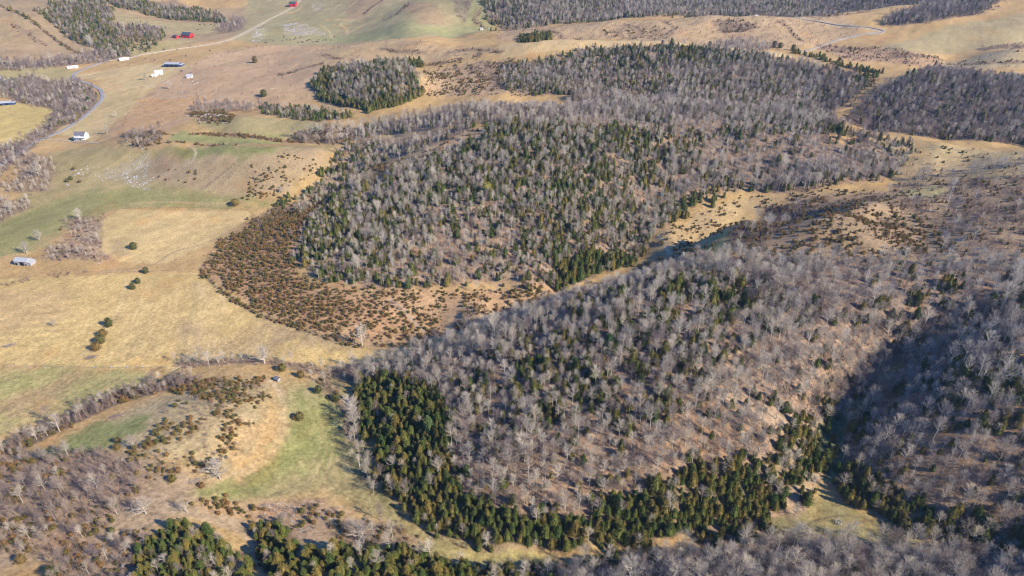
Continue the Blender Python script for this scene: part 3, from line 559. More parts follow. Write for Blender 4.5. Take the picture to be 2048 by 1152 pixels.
M_YELL = two_tone('yellow leaves', (.25, .24, .04), (.32, .29, .05), (.36, .3, .06))

def bare_meshes(seed, spread, tr=.42, nprim=15, nsec=5, ntw=5, lean=0.0, bark=None, twig=None, fine=1.0, thick=1.0):
    """a leafless tree one unit high: trunk with limbs, and the twig crown as a second mesh"""
    R = random.Random(seed); T = MB(); Cn = MB(); ax = []
    x = y = 0.0
    for k in range(8):
        z = k / 7 * .93; ax.append(Vector((x + lean * z, y, z))); x += R.uniform(-.012, .012); y += R.uniform(-.012, .012)
    for k in range(7): T.prism(ax[k], ax[k + 1], .0175 * thick * (1 - k / 8.2), .0175 * thick * (1 - (k + 1) / 8.2), 5)
    def at(t): t = min(max(t, 0), .999) * 7; k = int(t); return ax[k].lerp(ax[k + 1], t - k)
    for i in range(nprim):
        t = tr + (1 - tr) * (i + .3) / nprim; a = i * 2.4 + R.uniform(-.5, .5); p = at(t)
        L = spread * (1.15 - .75 * ((t - tr) / (1 - tr)) ** 1.4) * R.uniform(.75, 1.15); up = .55 + .6 * (t - tr) / (1 - tr) + R.uniform(-.15, .2)
        d = Vector((math.cos(a), math.sin(a), up)).normalized(); p1 = p + d * L * .5; d2 = (d + Vector((R.uniform(-.3, .3), R.uniform(-.3, .3), .35))).normalized(); p2 = p1 + d2 * L * .5
        r = .0085 * thick * (1.2 - t * .7); T.prism(p, p1, r, r * .7, 4); T.prism(p1, p2, r * .7, r * .25, 3)
        for j in range(nsec):
            s = (j + .8) / nsec; q = p.lerp(p1, s * 2) if s < .5 else p1.lerp(p2, s * 2 - 1)
            e = (d + Vector((R.gauss(0, .6), R.gauss(0, .6), R.uniform(-.1, .7)))).normalized(); l2 = L * R.uniform(.28, .5); q1 = q + e * l2
            T.prism(q, q1, r * .42, r * .18, 3)
            for k in range(ntw):
                u = (k + .6) / ntw; w0 = q.lerp(q1, u); g = (e + Vector((R.gauss(0, .7), R.gauss(0, .7), R.uniform(-.2, .8)))).normalized(); l3 = .075 * R.uniform(.6, 1.4)
                w1 = w0 + g * l3; Cn.prism(w0, w1, .0017 * fine, .0009 * fine, 3)
                for _ in range(2):
                    g2 = (g + Vector((R.gauss(0, .8), R.gauss(0, .8), R.uniform(-.3, .8)))).normalized(); w2 = w0.lerp(w1, R.uniform(.3, 1))
                    Cn.prism(w2, w2 + g2 * l3 * .8, .0012 * fine, .0006 * fine, 3)
    return T.mesh('trunk', [bark or M_BARK]), Cn.mesh('crown', [twig or M_TWIG])
def leafy_meshes(seed, prof, n, size, m, trunk=M_BARK, droop=0.2, core=.72):
    """an evergreen one unit high: rough sprays set through an uneven crown round a dark inner mass"""
    R = random.Random(seed); Cn = MB(); T = MB(); T.prism((0, 0, -.02), (0, 0, .9), .018, .006, 5)
    lob = [(R.uniform(0, 6.28), R.uniform(.15, .95), R.uniform(-.28, .30)) for _ in range(9)]
    def rad(z, a):
        r = prof(z)
        for (la, lz, ls) in lob: r *= 1 + ls * math.exp(-((z - lz) / .16) ** 2) * max(0, math.cos(a - la)) ** 2
        return r
    rings = [(z, [(rad(z, a) * core * R.uniform(.7, 1.1)) for a in [k * math.pi / 4 for k in range(8)]]) for z in (.06, .2, .38, .56, .74, .9)]
    for (z0, r0), (z1, r1) in zip(rings, rings[1:]):
        for k in range(8):
            a0, a1 = k * math.pi / 4, (k + 1) * math.pi / 4; kk = (k + 1) % 8
            Cn.face([(r0[k] * math.cos(a0), r0[k] * math.sin(a0), z0), (r0[kk] * math.cos(a1), r0[kk] * math.sin(a1), z0), (r1[kk] * math.cos(a1), r1[kk] * math.sin(a1), z1), (r1[k] * math.cos(a0), r1[k] * math.sin(a0), z1)])
    for i in range(n):
        z = R.random() ** .85; a = R.uniform(0, 6.283); r = rad(z, a) * (R.uniform(.72, 1.12))
        c = Vector((r * math.cos(a), r * math.sin(a), z * .97 + .02)); o = Vector((math.cos(a), math.sin(a), .5 - droop)).normalized()
        for _ in range(7):
            p = c + Vector((R.gauss(0, size * .6), R.gauss(0, size * .6), R.gauss(0, size * .7)))
            d = (o + Vector((R.gauss(0, .5), R.gauss(0, .5), R.gauss(.2, .5)))).normalized(); s_ = d.orthogonal().normalized(); s_.rotate(__import__('mathutils').Quaternion(d, R.uniform(0, 6.28)))
            L = size * R.uniform(.7, 1.5); Cn.face([p - d * L * .5 - s_ * L * .22, p - d * L * .5 + s_ * L * .22, p + d * L * .5])
    return T.mesh('trunk', [trunk]), Cn.mesh('crown', [m])
cone = lambda w: (lambda z: w * (1 - z) ** .62 * min(1, .55 + z * 4) + .012)
egg = lambda w: (lambda z: w * math.sqrt(max(0, 1 - ((z - .42) / .6) ** 2)) + .01)
def brush_meshes(seed, n=9):
    R = random.Random(seed); T = MB(); Cn = MB()
    for i in range(n):
        a = R.uniform(0, 6.28); p = Vector((R.gauss(0, .12), R.gauss(0, .12), 0)); d = Vector((math.cos(a) * R.uniform(.1, .5), math.sin(a) * R.uniform(.1, .5), 1)).normalized(); L = R.uniform(.6, 1.0)
        q = p + d * L; T.prism(p, q, .012, .004, 3)
        for k in range(9):
            w0 = p.lerp(q, .25 + .75 * k / 9); g = (d + Vector((R.gauss(0, .6), R.gauss(0, .6), R.uniform(-.1, .5)))).normalized(); l3 = R.uniform(.14, .28); w1 = w0 + g * l3; Cn.prism(w0, w1, .006, .003, 3)
            for _ in range(2):
                g2 = (g + Vector((R.gauss(0, .7), R.gauss(0, .7), R.uniform(-.1, .6)))).normalized(); w2 = w0.lerp(w1, R.uniform(.3, 1)); Cn.prism(w2, w2 + g2 * l3 * .6, .0045, .002, 3)
    return T.mesh('stems', [M_BRUSH]), Cn.mesh('twigs', [M_BRUSH])
def rock_mesh(seed):
    R = random.Random(seed); import bmesh; bm = bmesh.new(); bmesh.ops.create_icosphere(bm, subdivisions=1, radius=.5)
    for v_ in bm.verts: v_.co = Vector((v_.co.x * R.uniform(.7, 1.3), v_.co.y * R.uniform(.7, 1.3), v_.co.z * R.uniform(.35, .9)))
    me = bpy.data.meshes.new('stone'); bm.to_mesh(me); bm.free(); me.materials.append(M_ROCK); return me
BARE = [bare_meshes(11 + i, (.22, .25, .27, .24, .30, .28)[i], (.45, .5, .38, .42, .34, .4)[i], (15, 14, 16, 15, 17, 16)[i], fine=.66) for i in range(6)] + [bare_meshes(31 + i, (.24, .28, .3)[i], (.40, .36, .33)[i], 15, bark=M_BARK2, twig=M_TWIG2) for i in range(3)]
OPEN = [bare_meshes(40 + i, .42, .22, 20, 6, 6, fine=1.2, thick=1.5, bark=M_PALE if i == 0 else None, twig=None) for i in range(2)]
CEDAR = [leafy_meshes(60 + i, cone((.28, .34, .30, .38, .33)[i]), 260, .045, M_CEDAR) for i in range(5)]
BUSH = [leafy_meshes(80 + i, egg((.46, .55, .42, .6)[i]), 70, .11, M_BUSH, core=.6) for i in range(4)]
BRUSH = [brush_meshes(90 + i) for i in range(4)]
ROCKS = [rock_mesh(100 + i) for i in range(4)]

def scatter(kind, cell, smin, smax, seed, clump=0.0, clump_size=20, ymax=1760):
    r = np.random.default_rng(seed); yy = np.arange(170, ymax, cell); X = []; Y = []
    for i, y in enumerate(yy):
        hw = halfw(y) - 25; x = np.arange(-hw, hw, cell) + (cell / 2 if i % 2 else 0); X.append(x + r.uniform(-.46, .46, len(x)) * cell); Y.append(y + r.uniform(-.46, .46, len(x)) * cell)
    X = np.concatenate(X); Y = np.concatenate(Y)
    rr = np.interp(Y, YS, np.arange(len(YS))).round().astype(int); cc = np.clip(((X / halfw(Y) + 1) * .5 * (NX - 1)).round().astype(int), 0, NX - 1)
    p = DEN[kind][rr, cc]
    if clump: p = np.where(p > .78, p, p * np.clip(1 + clump * 2.2 * fbm(X, Y, clump_size, 3, seed + 5), 0, 1.8))
    k = r.random(len(X)) < p; X = X[k]; Y = Y[k]; Z = H(X, Y)
    dx, dy, dz = X, Y * math.cos(PITCH) - (Z - CAM_H) * math.sin(PITCH), Y * math.sin(PITCH) + (Z - CAM_H) * math.cos(PITCH)
    U = 1024 + F_PX * dx / dy; V = 576 - F_PX * dz / dy
    k = (U > -160) & (U < 2208) & (V < 1330) & (V > -60)
    X, Y, Z, U, V = X[k], Y[k], Z[k], U[k], V[k]; n = len(X)
    S = smin + (smax - smin) * r.beta(1.6, 2.0, n); S *= 1 + .18 * fbm(X, Y, 60, 2, seed + 9)
    return dict(X=X, Y=Y, Z=Z, U=U, V=V, S=S, R=r.uniform(0, 6.28, n), I=r.integers(0, 99, n), tip=(X, Y, Z + S))
def visible(P, idx):
    out = np.zeros(len(idx), bool)
    for q, i in enumerate(idx):
        a = np.array([P['X'][i], P['Y'][i], P['Z'][i] + P['S'][i] * .7]); t = np.linspace(.01, .45, 60); c = np.array([0, 0, CAM_H]); pts = a[None] + (c - a)[None] * t[:, None]
        out[q] = not (pts[:, 2] < H(pts[:, 0], np.maximum(pts[:, 1], -150))).any()
    return out
def pick_largest(P, n=300, min_gap=0):
    inside = (P['U'] > 4) & (P['U'] < 2044) & (P['V'] - 10 < 1150) & (P['V'] > 4)
    d = np.sqrt(P['X'] ** 2 + P['Y'] ** 2 + (P['Z'] - CAM_H) ** 2); o = np.argsort(-P['S'] / d * inside)[:n * 3]; o = o[inside[o]]
    return o[visible(P, o)][:n]
def stuff(name, P, keep, meshes, label, cat):
    me = bpy.data.meshes.new(name); k = np.where(keep)[0]; n = len(k); me.vertices.add(n)
    me.vertices.foreach_set('co', np.stack([P['X'][k], P['Y'][k], P['Z'][k] - .12], -1).ravel())
    for nm, ty, val in (('sz', 'FLOAT', P['S'][k]), ('rz', 'FLOAT', P['R'][k]), ('ix', 'INT', P['I'][k] % len(meshes))):
        at = me.attributes.new(nm, ty, 'POINT'); at.data.foreach_set('value', val.astype(np.float32 if ty == 'FLOAT' else np.int32))
    o = bpy.data.objects.new(name, me); C.objects.link(o); tag(o, label, cat, None, 'stuff')
    col = bpy.data.collections.new(name + ' kinds')
    for i, ms in enumerate(meshes):
        if not isinstance(ms, (list, tuple)): ms = [ms]
        bm_ = MB(); mm = []
        vs_ = []; fs = []; mi = []
        for j, q in enumerate(ms):
            b0 = len(vs_); vs_ += [tuple(v_.co) for v_ in q.vertices]; fs += [tuple(b0 + w_ for w_ in f.vertices) for f in q.polygons]; mi += [j] * len(q.polygons); mm.append(q.materials[0])
        x = bpy.data.meshes.new('kind'); x.from_pydata(vs_, [], fs)
        for m_ in mm: x.materials.append(m_)
        x.polygons.foreach_set('material_index', mi); x.update()
        col.objects.link(bpy.data.objects.new('%s kind %02d' % (name, i), x))
    ng = bpy.data.node_groups.new(name, 'GeometryNodeTree'); ng.interface.new_socket('Geometry', in_out='INPUT', socket_type='NodeSocketGeometry'); ng.interface.new_socket('Geometry', in_out='OUTPUT', socket_type='NodeSocketGeometry')
    N = ng.nodes; L = ng.links; gi = N.new('NodeGroupInput'); go = N.new('NodeGroupOutput'); ip = N.new('GeometryNodeInstanceOnPoints'); ci = N.new('GeometryNodeCollectionInfo')
    ci.inputs['Collection'].default_value = col; ci.inputs['Separate Children'].default_value = True; ci.inputs['Reset Children'].default_value = True
    def attr(nm, ty): a = N.new('GeometryNodeInputNamedAttribute'); a.data_type = ty; a.inputs['Name'].default_value = nm; return a.outputs['Attribute']
    ip.inputs['Pick Instance'].default_value = True
    m2p = N.new('GeometryNodeMeshToPoints'); L.new(gi.outputs[0], m2p.inputs[0]); L.new(m2p.outputs[0], ip.inputs['Points']); L.new(ci.outputs[0], ip.inputs['Instance'])
    L.new(attr('ix', 'INT'), ip.inputs['Instance Index'])
    cx = N.new('ShaderNodeCombineXYZ'); L.new(attr('rz', 'FLOAT'), cx.inputs[2]); L.new(cx.outputs[0], ip.inputs['Rotation']); L.new(attr('sz', 'FLOAT'), ip.inputs['Scale']); L.new(ip.outputs[0], go.inputs[0])
    o.modifiers.new('plants', 'NODES').node_group = ng
    return o
PLACES = [(430,800,'on the shrubby knoll left of the green meadow'),(120,980,'in the thicket at the bottom left corner'),(150,1080,'on the slope at the bottom left corner'),(200,830,'in the hedgerow below the left hay fields'),(60,900,'in the hedgerow at the left edge'),
 (370,1090,'in the small grove at the bottom left'),(640,1110,'in the evergreen grove at the bottom, left of centre'),(900,1130,'in the grove at the bottom centre'),(1200,1130,'in the shaded foreground wood below the narrow valley'),(1450,1120,'in the foreground wood at the bottom edge'),
 (1750,1130,'in the foreground wood below the small right meadow'),(1980,1130,'in the foreground wood at the bottom right corner'),(760,860,'at the left end of the cedar belt by the creek'),(850,960,'in the cedar belt above the bend of the creek'),(960,1050,'in the cedar belt at the bottom centre'),(1150,1060,'in the cedar belt at the foot of the near hill'),
 (1350,1000,'in the cedar belt right of centre'),(1560,960,'in the cedar belt near the ravine mouth'),(1750,980,'in the belt along the upper edge of the right meadow'),(1950,1050,'in the belt below the right hand spur'),(1000,900,'low on the left flank of the near hill'),(1150,930,'on the lower slope of the near hill'),
 (1350,900,'on the lower right slope of the near hill'),(1550,800,'on the pale open slope of the near hill'),(1150,750,'on the middle slope of the near hill'),(1400,680,'on the upper slope of the near hill'),(950,720,'on the shaded left crest of the near hill'),(1750,850,'in the dark ravine on the right'),(1950,900,'on the right hand spur'),
 (1850,720,'at the head of the ravine'),(700,900,'along the creek bank beside the meadow'),(620,800,'beside the upper green meadow'),(480,725,'in the creek hedgerow below the hay field'),(760,735,'where the creek hedgerow meets the wood'),(480,560,'on the reddish cedar slope by the hay field'),(620,620,'on the lower cedar slope above the curved fence'),
 (780,640,'on the cedar slope near the pale lone tree'),(960,610,'on the open slope above the hidden valley'),(600,500,'on the left flank of the middle hill'),(850,500,'on the front of the middle hill'),(1150,450,'on the right front of the middle hill'),(1380,460,'on the dotted pasture between the hills'),(1700,460,'on the scrubby hill on the right'),
 (1950,420,'on the scrubby slope at the right edge'),(440,1030,'on the brown bank left of the farm track'),(600,1040,'among the fallen logs above the bottom grove'),(500,870,'on the right side of the shrubby knoll'),(300,900,'on the bare lower part of the knoll'),(110,480,'in the rocky scrub left of the hay field'),(380,480,'by the upper hay field')]
_PX = np.array([(p[0], p[1]) for p in PLACES], float)
def place_of(u, v): return PLACES[int(np.argmin(((_PX - (u, v)) ** 2).sum(1)))][2]
COUNTS = {}
def individuals(P, idx, name, meshes, parts, adj, cat):
    made = []
    for i in idx:
        ms = meshes[P['I'][i] % len(meshes)]; pl = place_of(P['U'][i], P['V'][i])
        loc = (P['X'][i], P['Y'][i], P['Z'][i] - .12)
        if parts:
            t = empty(name, loc, P['R'][i], P['S'][i])
            for nm, me in zip(parts, ms): o = bpy.data.objects.new(nm, me); C.objects.link(o); o.parent = t
        else:
            t = bpy.data.objects.new(name, ms[1]); C.objects.link(t); t.location = loc; t.rotation_euler = (0, 0, P['R'][i]); t.scale = (P['S'][i],) * 3
        made.append((t, pl, P['U'][i], P['V'][i], P['S'][i]))
    groups = {}
    for m_ in made: groups.setdefault(m_[1], []).append(m_)
    for pl, ms in groups.items():
        left = list(ms); noun = adj
        def give(word, key):
            if len(left) > 1: x = max(left, key=key); left.remove(x); tag(x[0], word + ' ' + noun + ' ' + pl, cat, adj + 's ' + pl if len(ms) > 1 else None)
        if len(ms) > 1:
            give('tallest', lambda q: q[4]); give('leftmost', lambda q: -q[2]); give('rightmost', lambda q: q[2]); give('farthest', lambda q: -q[3]); give('nearest', lambda q: q[3]); give('shortest', lambda q: -q[4])
        mu_, mv_ = np.median([q[2] for q in ms]), np.median([q[3] for q in ms])
        for q in left: tag(q[0], adj + ' ' + pl if len(ms) == 1 else ('upper ' if q[3] < mv_ else 'lower ') + ('left ' if q[2] < mu_ else 'right ') + adj + ' ' + pl, cat, adj + 's ' + pl if len(ms) > 1 else None)
def species(kind, name, cell, smin, smax, seed, meshes, parts, adj, cat, stuffname, stufflabel, n=300, avoid=None, **k):
    P = scatter(kind, cell, smin, smax, seed, **k)
    if avoid is not None: avoid(P)
    idx = pick_largest(P, n); keep = np.ones(len(P['X']), bool); keep[idx] = False
    individuals(P, idx, name, meshes, parts, adj, cat)
    stuff(stuffname, P, keep, meshes, stufflabel, cat); COUNTS[kind] = len(P['X']); return P
def rock_size(P): P['S'] *= np.where(P['V'] < 380, 1.6, 1.0)
def bare_size(P):
    r = np.random.default_rng(77); n = len(P['X']); dk = np.where(((P['V'] < 330) & (P['U'] < 620)) | ((P['V'] < 300) & (P['U'] > 1640)) | ((P['U'] < 620) & (P['V'] > 740)), .7, np.where(P['V'] < 240, .35, .16)); P['I'] = np.where(r.random(n) < dk, r.integers(6, 9, n), r.integers(0, 6, n))  # far-right wood leans on dark trees in place of hillside shade
    P['S'] *= 1 + .22 * r.normal(size=n).clip(-2, 2)
    _bare_size(P)
def _bare_size(P):                                                # hedges, gullies and far woods grow lower than the near hill
    P['S'] *= np.where((P['U'] < 700) & (P['V'] > 330), .74, 1.0) * np.where(P['V'] < 330, .80, 1.0) * np.where((P['V'] > 330) & (P['V'] < 600) & (P['U'] < 1300), .85, 1.0)
    P['S'] *= np.where(P['V'] > 1060, 1.0, 1.0)
species('bare', 'bare_tree', 4.5, 6.8, 15.0, 1, BARE, ('trunk', 'crown'), 'leafless grey tree', 'tree', 'bare_woods', 'leafless grey woods covering the hills beyond the nearest trees', clump=.25, avoid=bare_size)
def cedar_size(P): P['S'] *= 1 + .2 * np.random.default_rng(8).normal(size=len(P['S'])).clip(-1.8, 2)
species('cedar', 'cedar_tree', 3.3, 4.2, 9.8, 2, CEDAR, ('trunk', 'crown'), 'olive cedar tree', 'tree', 'cedar_woods', 'olive and bronze evergreen woods scattered over the hills', clump=.5, clump_size=14, avoid=cedar_size)
species('bush', 'cedar_shrub', 2.8, .9, 3.6, 3, BUSH, None, 'rusty cedar shrub', 'shrub', 'cedar_shrubbery', 'rusty green young cedars dotted over the pastures', clump=1.25, clump_size=12)
species('brush', 'bare_shrub', 3.0, 1.2, 4.4, 4, BRUSH, ('stems', 'twigs'), 'leafless brown shrub', 'shrub', 'brush_undergrowth', 'leafless brown and grey undergrowth along creeks, hedges and thickets', n=220, clump=1.1, clump_size=16)
Pk = scatter('rock', 1.9, .4, 1.7, 5, clump=1.2, clump_size=9); rock_size(Pk)
stuff('limestone_rubble', Pk, np.ones(len(Pk['X']), bool), ROCKS, 'pale grey limestone outcrop stones lying in the pastures', 'rocks')
print('COUNTS', COUNTS, len(Pk['X']))

# ---------------------------------------------------------------- road
def strip(name, pts, wid, m, lift=.3, n=8):
    P = smooth(world_poly(pts), n); b = MB(); L = []
    for i in range(len(P)):
        t = P[min(i + 1, len(P) - 1)] - P[max(i - 1, 0)]; t = t / (np.hypot(*t) + 1e-9); nn = np.array([-t[1], t[0]])
        row = [P[i] + nn * wid * k for k in (-.62, -.5, 0, .5, .62)]; zz = [float(H(q[0], q[1])) for q in row]; top = max(zz) + lift
        L.append([Vector((row[0][0], row[0][1], zz[0] - .3))] + [Vector((row[k][0], row[k][1], top + (.05 if k == 2 else 0))) for k in (1, 2, 3)] + [Vector((row[4][0], row[4][1], zz[4] - .3))])
    for A, B in zip(L, L[1:]):
        for k in range(4): b.face([A[k], B[k], B[k + 1], A[k + 1]])
    return tag(b.build(name, m), kind='structure')
M_ASPH = mat('worn asphalt', (.25, .24, .245), .85, var=.15, scale=.3)
strip('road', [(-30,352),(20,318),(60,290),(85,278),(110,268),(135,256),(165,236),(190,214),(203,200),(205,190),(198,178),(176,167),(153,160),(146,153),(150,147),(170,137),(195,128),(218,121)], 5.6, M_ASPH)
M_GRAV = mat('pale gravel', (.38, .31, .215), .95, var=.15, scale=.3)
strip('gravel_road', [(218,121),(256,116),(300,106),(345,99),(400,91),(430,86),(460,78),(490,64),(508,55),(525,45),(560,28),(585,14),(600,2)], 5.0, M_GRAV)
strip('farm_lane', [(85,279),(112,279),(150,284),(200,286)], 3.0, M_GRAV, .2)
strip('hill_lane', [(1470,31),(1530,31),(1580,34),(1640,44),(1700,52),(1745,56),(1768,62),(1750,68),(1700,73),(1650,88),(1600,104)], 4.6, mat('grey lane gravel', (.29, .25, .20), .95, var=.1, scale=.3))

# ---------------------------------------------------------------- buildings
M_TIN = mat('weathered tin roof', (.33, .34, .36), .7, 0.0, var=.10, scale=.6)
M_TINL = mat('light grey metal roof', (.33, .345, .37), .75, 0.0, var=.06, scale=.4)
M_BOARD = mat('grey weathered boards', (.34, .33, .33), .9, var=.25, scale=1.5)
M_BLUE = mat('dark blue metal siding', (.035, .07, .16), .6, var=.1)
M_RED = mat('barn red paint', (.50, .035, .04), .75, var=.12)
M_DKROOF = mat('dark slate green roof', (.05, .075, .095), .7, var=.15)
M_GREYROOF = mat('grey shingles', (.15, .15, .17), .85, var=.12)
M_WHITE = mat('white painted boards', (.70, .70, .68), .7, var=.04)
M_WHROOF = mat('white coated roof', (.66, .67, .69), .5, var=.05)
M_DARK = mat('dark opening', (.02, .022, .028), .6, var=.1)
M_GLASS = mat('window glass', (.05, .06, .08), .15, var=.05, spec=.6)
M_BROWN = mat('brown boards', (.16, .12, .095), .9, var=.25)
M_YELW = mat('cream boards', (.62, .55, .40), .85, var=.1)
def house(name, label, cat, uv, rz, L, W, h, rh, wall, roof, doors=(), wins=(), porch=None, lean=None, chimney=None, group=None, back=0):
    """gabled building, ridge along its own x; doors and windows as (side, position, width, height[, sill])"""
    x, y = hit(*uv, None, back); c, s = math.cos(rz), math.sin(rz)
    cs = [float(H(x + a * c - b * s, y + a * s + b * c)) for a in (-L / 2, L / 2) for b in (-W / 2, W / 2)]
    t = tag(empty(name, (x, y, min(cs) - .1), rz), label, cat, group); f = max(cs) - min(cs) + .1; zt = f + h
    b = MB(); hx, hy = L / 2, W / 2
    b.face([(-hx, -hy, 0), (hx, -hy, 0), (hx, -hy, zt), (-hx, -hy, zt)]); b.face([(hx, hy, 0), (-hx, hy, 0), (-hx, hy, zt), (hx, hy, zt)])
    b.face([(hx, -hy, 0), (hx, hy, 0), (hx, hy, zt), (hx, 0, zt + rh), (hx, -hy, zt)]); b.face([(-hx, hy, 0), (-hx, -hy, 0), (-hx, -hy, zt), (-hx, 0, zt + rh), (-hx, hy, zt)])
    b.build('wall', wall, t)
    o = .45; k = rh / hy; r = MB()
    for sg in (-1, 1):
        e0 = (hy + o) * sg; z0 = zt - k * o
        q = [(-hx - o, e0, z0), (hx + o, e0, z0), (hx + o, 0, zt + rh + .05), (-hx - o, 0, zt + rh + .05)]
        up = [(p[0], p[1], p[2] + .16) for p in q]
        if sg > 0: q, up = q[::-1], up[::-1]
        r.face(q[::-1]); r.face(up)
        for i in range(4): r.face([q[i], q[(i + 1) % 4], up[(i + 1) % 4], up[i]])
    ro = r.build('roof', roof, t)
    if chimney:
        cb = MB(); cb.box(chimney - .45, chimney + .45, -.4, .4, zt + rh - .6, zt + rh + 1.1); cb.build('chimney', M_BROWN, ro)
    def opening(nm, side, pos, w_, hh, z0, m, out=.06):
        q = MB()
        if side in 'fb': sy = -hy if side == 'f' else hy; q.box(pos - w_ / 2, pos + w_ / 2, min(sy, sy + (-out if side == 'f' else out)), max(sy, sy + (-out if side == 'f' else out)), z0, z0 + hh)
        else: sx = -hx if side == 'l' else hx; q.box(min(sx, sx + (-out if side == 'l' else out)), max(sx, sx + (-out if side == 'l' else out)), pos - w_ / 2, pos + w_ / 2, z0, z0 + hh)
        return q.build(nm, m, t)
    for d in doors: opening('door', d[0], d[1], d[2], d[3], f * .5, d[4] if len(d) > 4 else M_DARK)
    for w_ in wins: opening('window', w_[0], w_[1], w_[2], w_[3], f + w_[4], M_GLASS)
    if porch:
        side, dep, ph = porch; q = MB(); sg = -1 if side == 'f' else 1; y0, y1 = sorted((hy * sg, (hy + dep) * sg)); y0 += .07 if sg > 0 else 0; y1 -= 0 if sg > 0 else .07
        q.box(-hx * .92, hx * .92, y0, y1, f + ph, f + ph + .15); q.build('porch_roof', M_WHROOF, t)
        for i in range(5): q = MB(); xx = -hx * .9 + i * hx * 1.8 / 4; yy = (hy + dep - .2) * sg; q.box(xx - .1, xx + .1, yy - .1, yy + .1, 0, f + ph - .004); q.build('porch_post', M_WHITE, t)
    if lean:
        side, ln, lh = lean; q = MB()
        if side == 'r': q.face([(hx + .01, -hy * .9, 0), (hx + ln, -hy * .9, 0), (hx + ln, -hy * .9, f + lh * .7), (hx + .01, -hy * .9, f + lh)]); q.face([(hx + ln, hy * .9, 0), (hx + .01, hy * .9, 0), (hx + .01, hy * .9, f + lh), (hx + ln, hy * .9, f + lh * .7)]); q.face([(hx + ln, -hy * .9, 0), (hx + ln, hy * .9, 0), (hx + ln, hy * .9, f + lh * .7), (hx + ln, -hy * .9, f + lh * .7)])
        q.build('lean_to', wall, t); q = MB(); q.face([(hx + .02, -hy, f + lh + .12), (hx + ln + .3, -hy, f + lh * .7 + .05), (hx + ln + .3, hy, f + lh * .7 + .05), (hx + .02, hy, f + lh + .12)]); q.build('lean_to_roof', roof, t)
    return t
R = math.radians
house('barn', 'weathered grey tin roofed barn beside scrub at the left edge of the hay fields', 'barn', (48,527), R(-8), 12.5, 7.5, 4.2, 2.0, M_BOARD, M_TINL, doors=[('f', 1.5, 4.2, 3.6), ('f', -4.5, 2.2, 2.4), ('f', 5.4, 1.4, 2.0)], lean=('r', 4.0, 3.8))
house('farmhouse', 'white two storey farmhouse with grey roof at the end of the farm lane', 'house', (165,278), R(-6), 15, 9, 5.8, 2.8, M_WHITE, M_GREYROOF, doors=[('f', 0, 1.3, 2.3)], wins=[('f', x, 1.1, 1.5, z) for x in (-5.5, -2.8, 2.8, 5.5) for z in (.9, 3.7)] + [('r', y, 1.1, 1.5, z) for y in (-2.2, 2.2) for z in (.9, 3.7)], porch=('f', 2.6, 2.7), chimney=3.5)
house('barn', 'large red barn with dark roof beside the gravel road', 'barn', (376,75), R(-14), 20, 14, 5.2, 4.2, M_RED, M_DKROOF, doors=[('r', 0, 4, 4), ('f', -3, 3, 3)], wins=[('f', 4, 1.2, 1.0, 2.0), ('f', 7, 1.2, 1.0, 2.0)])
house('shed', 'small red shed left of the large red barn', 'shed', (352,76), R(-20), 10, 8, 3.2, 2.2, M_RED, M_DKROOF, doors=[('f', 0, 2.6, 2.4)])
house('barn', 'small red barn alone beside the upper gravel road', 'barn', (587,12), R(-5), 16, 12, 4.2, 3.4, M_RED, M_DKROOF, doors=[('f', 2, 3, 3)])
house('barn', 'long open sided barn with grey roof and dark blue walls', 'barn', (347,132), R(-4), 27, 13, 3.8, 2.0, M_BLUE, M_TIN, doors=[('f', -8, 6, 3.2), ('f', 0, 6, 3.2), ('f', 8, 6, 3.2)], lean=('r', 5, 3.0))
house('farmhouse', 'white gabled farmhouse at the far side of the curved field', 'house', (319,149), R(20), 12, 8, 4.6, 2.6, M_WHITE, M_WHROOF, doors=[('f', 0, 1.2, 2.2)], wins=[('f', -3.5, 1.1, 1.3, 1.0), ('f', 3.5, 1.1, 1.3, 1.0), ('r', 0, 1.1, 1.3, 1.0)])
house('outbuilding', 'low white outbuilding beside the gabled farmhouse', 'shed', (309,153), R(8), 7, 5.5, 2.6, 1.5, M_WHITE, M_WHROOF, doors=[('f', 0, 1.2, 2.0)])
house('cottage', 'small white cottage standing alone on the rocky pasture', 'house', (380,155), R(12), 9, 7, 3.0, 2.4, M_WHITE, M_TINL, doors=[('f', 1, 1.1, 2.1)], wins=[('f', -2.5, 1.1, 1.2, .9), ('r', 0, 1.0, 1.2, .9)])
house('mobile_home', 'white mobile home in the green yard by the road bend', 'house', (146,136), R(20), 17, 5.5, 2.9, 1.0, M_WHITE, M_WHROOF, doors=[('f', 2, 1.1, 2.0)], wins=[('f', -5, 1.4, 1.0, 1.2), ('f', 6, 1.4, 1.0, 1.2)])
house('mobile_home', 'white mobile home by the bare trees at the top of the curved field', 'house', (249,120), R(24), 16, 5.5, 2.9, 1.0, M_WHITE, M_WHROOF, doors=[('f', 1, 1.1, 2.0)], wins=[('f', -5, 1.4, 1.0, 1.2), ('f', 5, 1.4, 1.0, 1.2)])
house('shed', 'dark walled shed with pale roof at the left edge of the green yard', 'shed', (13,165), R(6), 10, 8, 3.6, 1.8, M_BLUE, M_TIN, doors=[('f', 0, 2.4, 2.6)])
house('shed', 'small pale roofed shed cut by the left edge above the thicket', 'shed', (1,159), R(6), 7, 6, 2.8, 1.4, M_BLUE, M_WHROOF, doors=[('f', 0, 1.4, 2.2)])
house('barn', 'long low barn with light grey roof and blue walls at the left edge', 'barn', (11,209), R(18), 20, 9, 3.4, 1.8, M_BLUE, M_TINL, doors=[('f', 3, 4, 2.8), ('f', -5, 4, 2.8)], lean=('r', 4, 2.8))
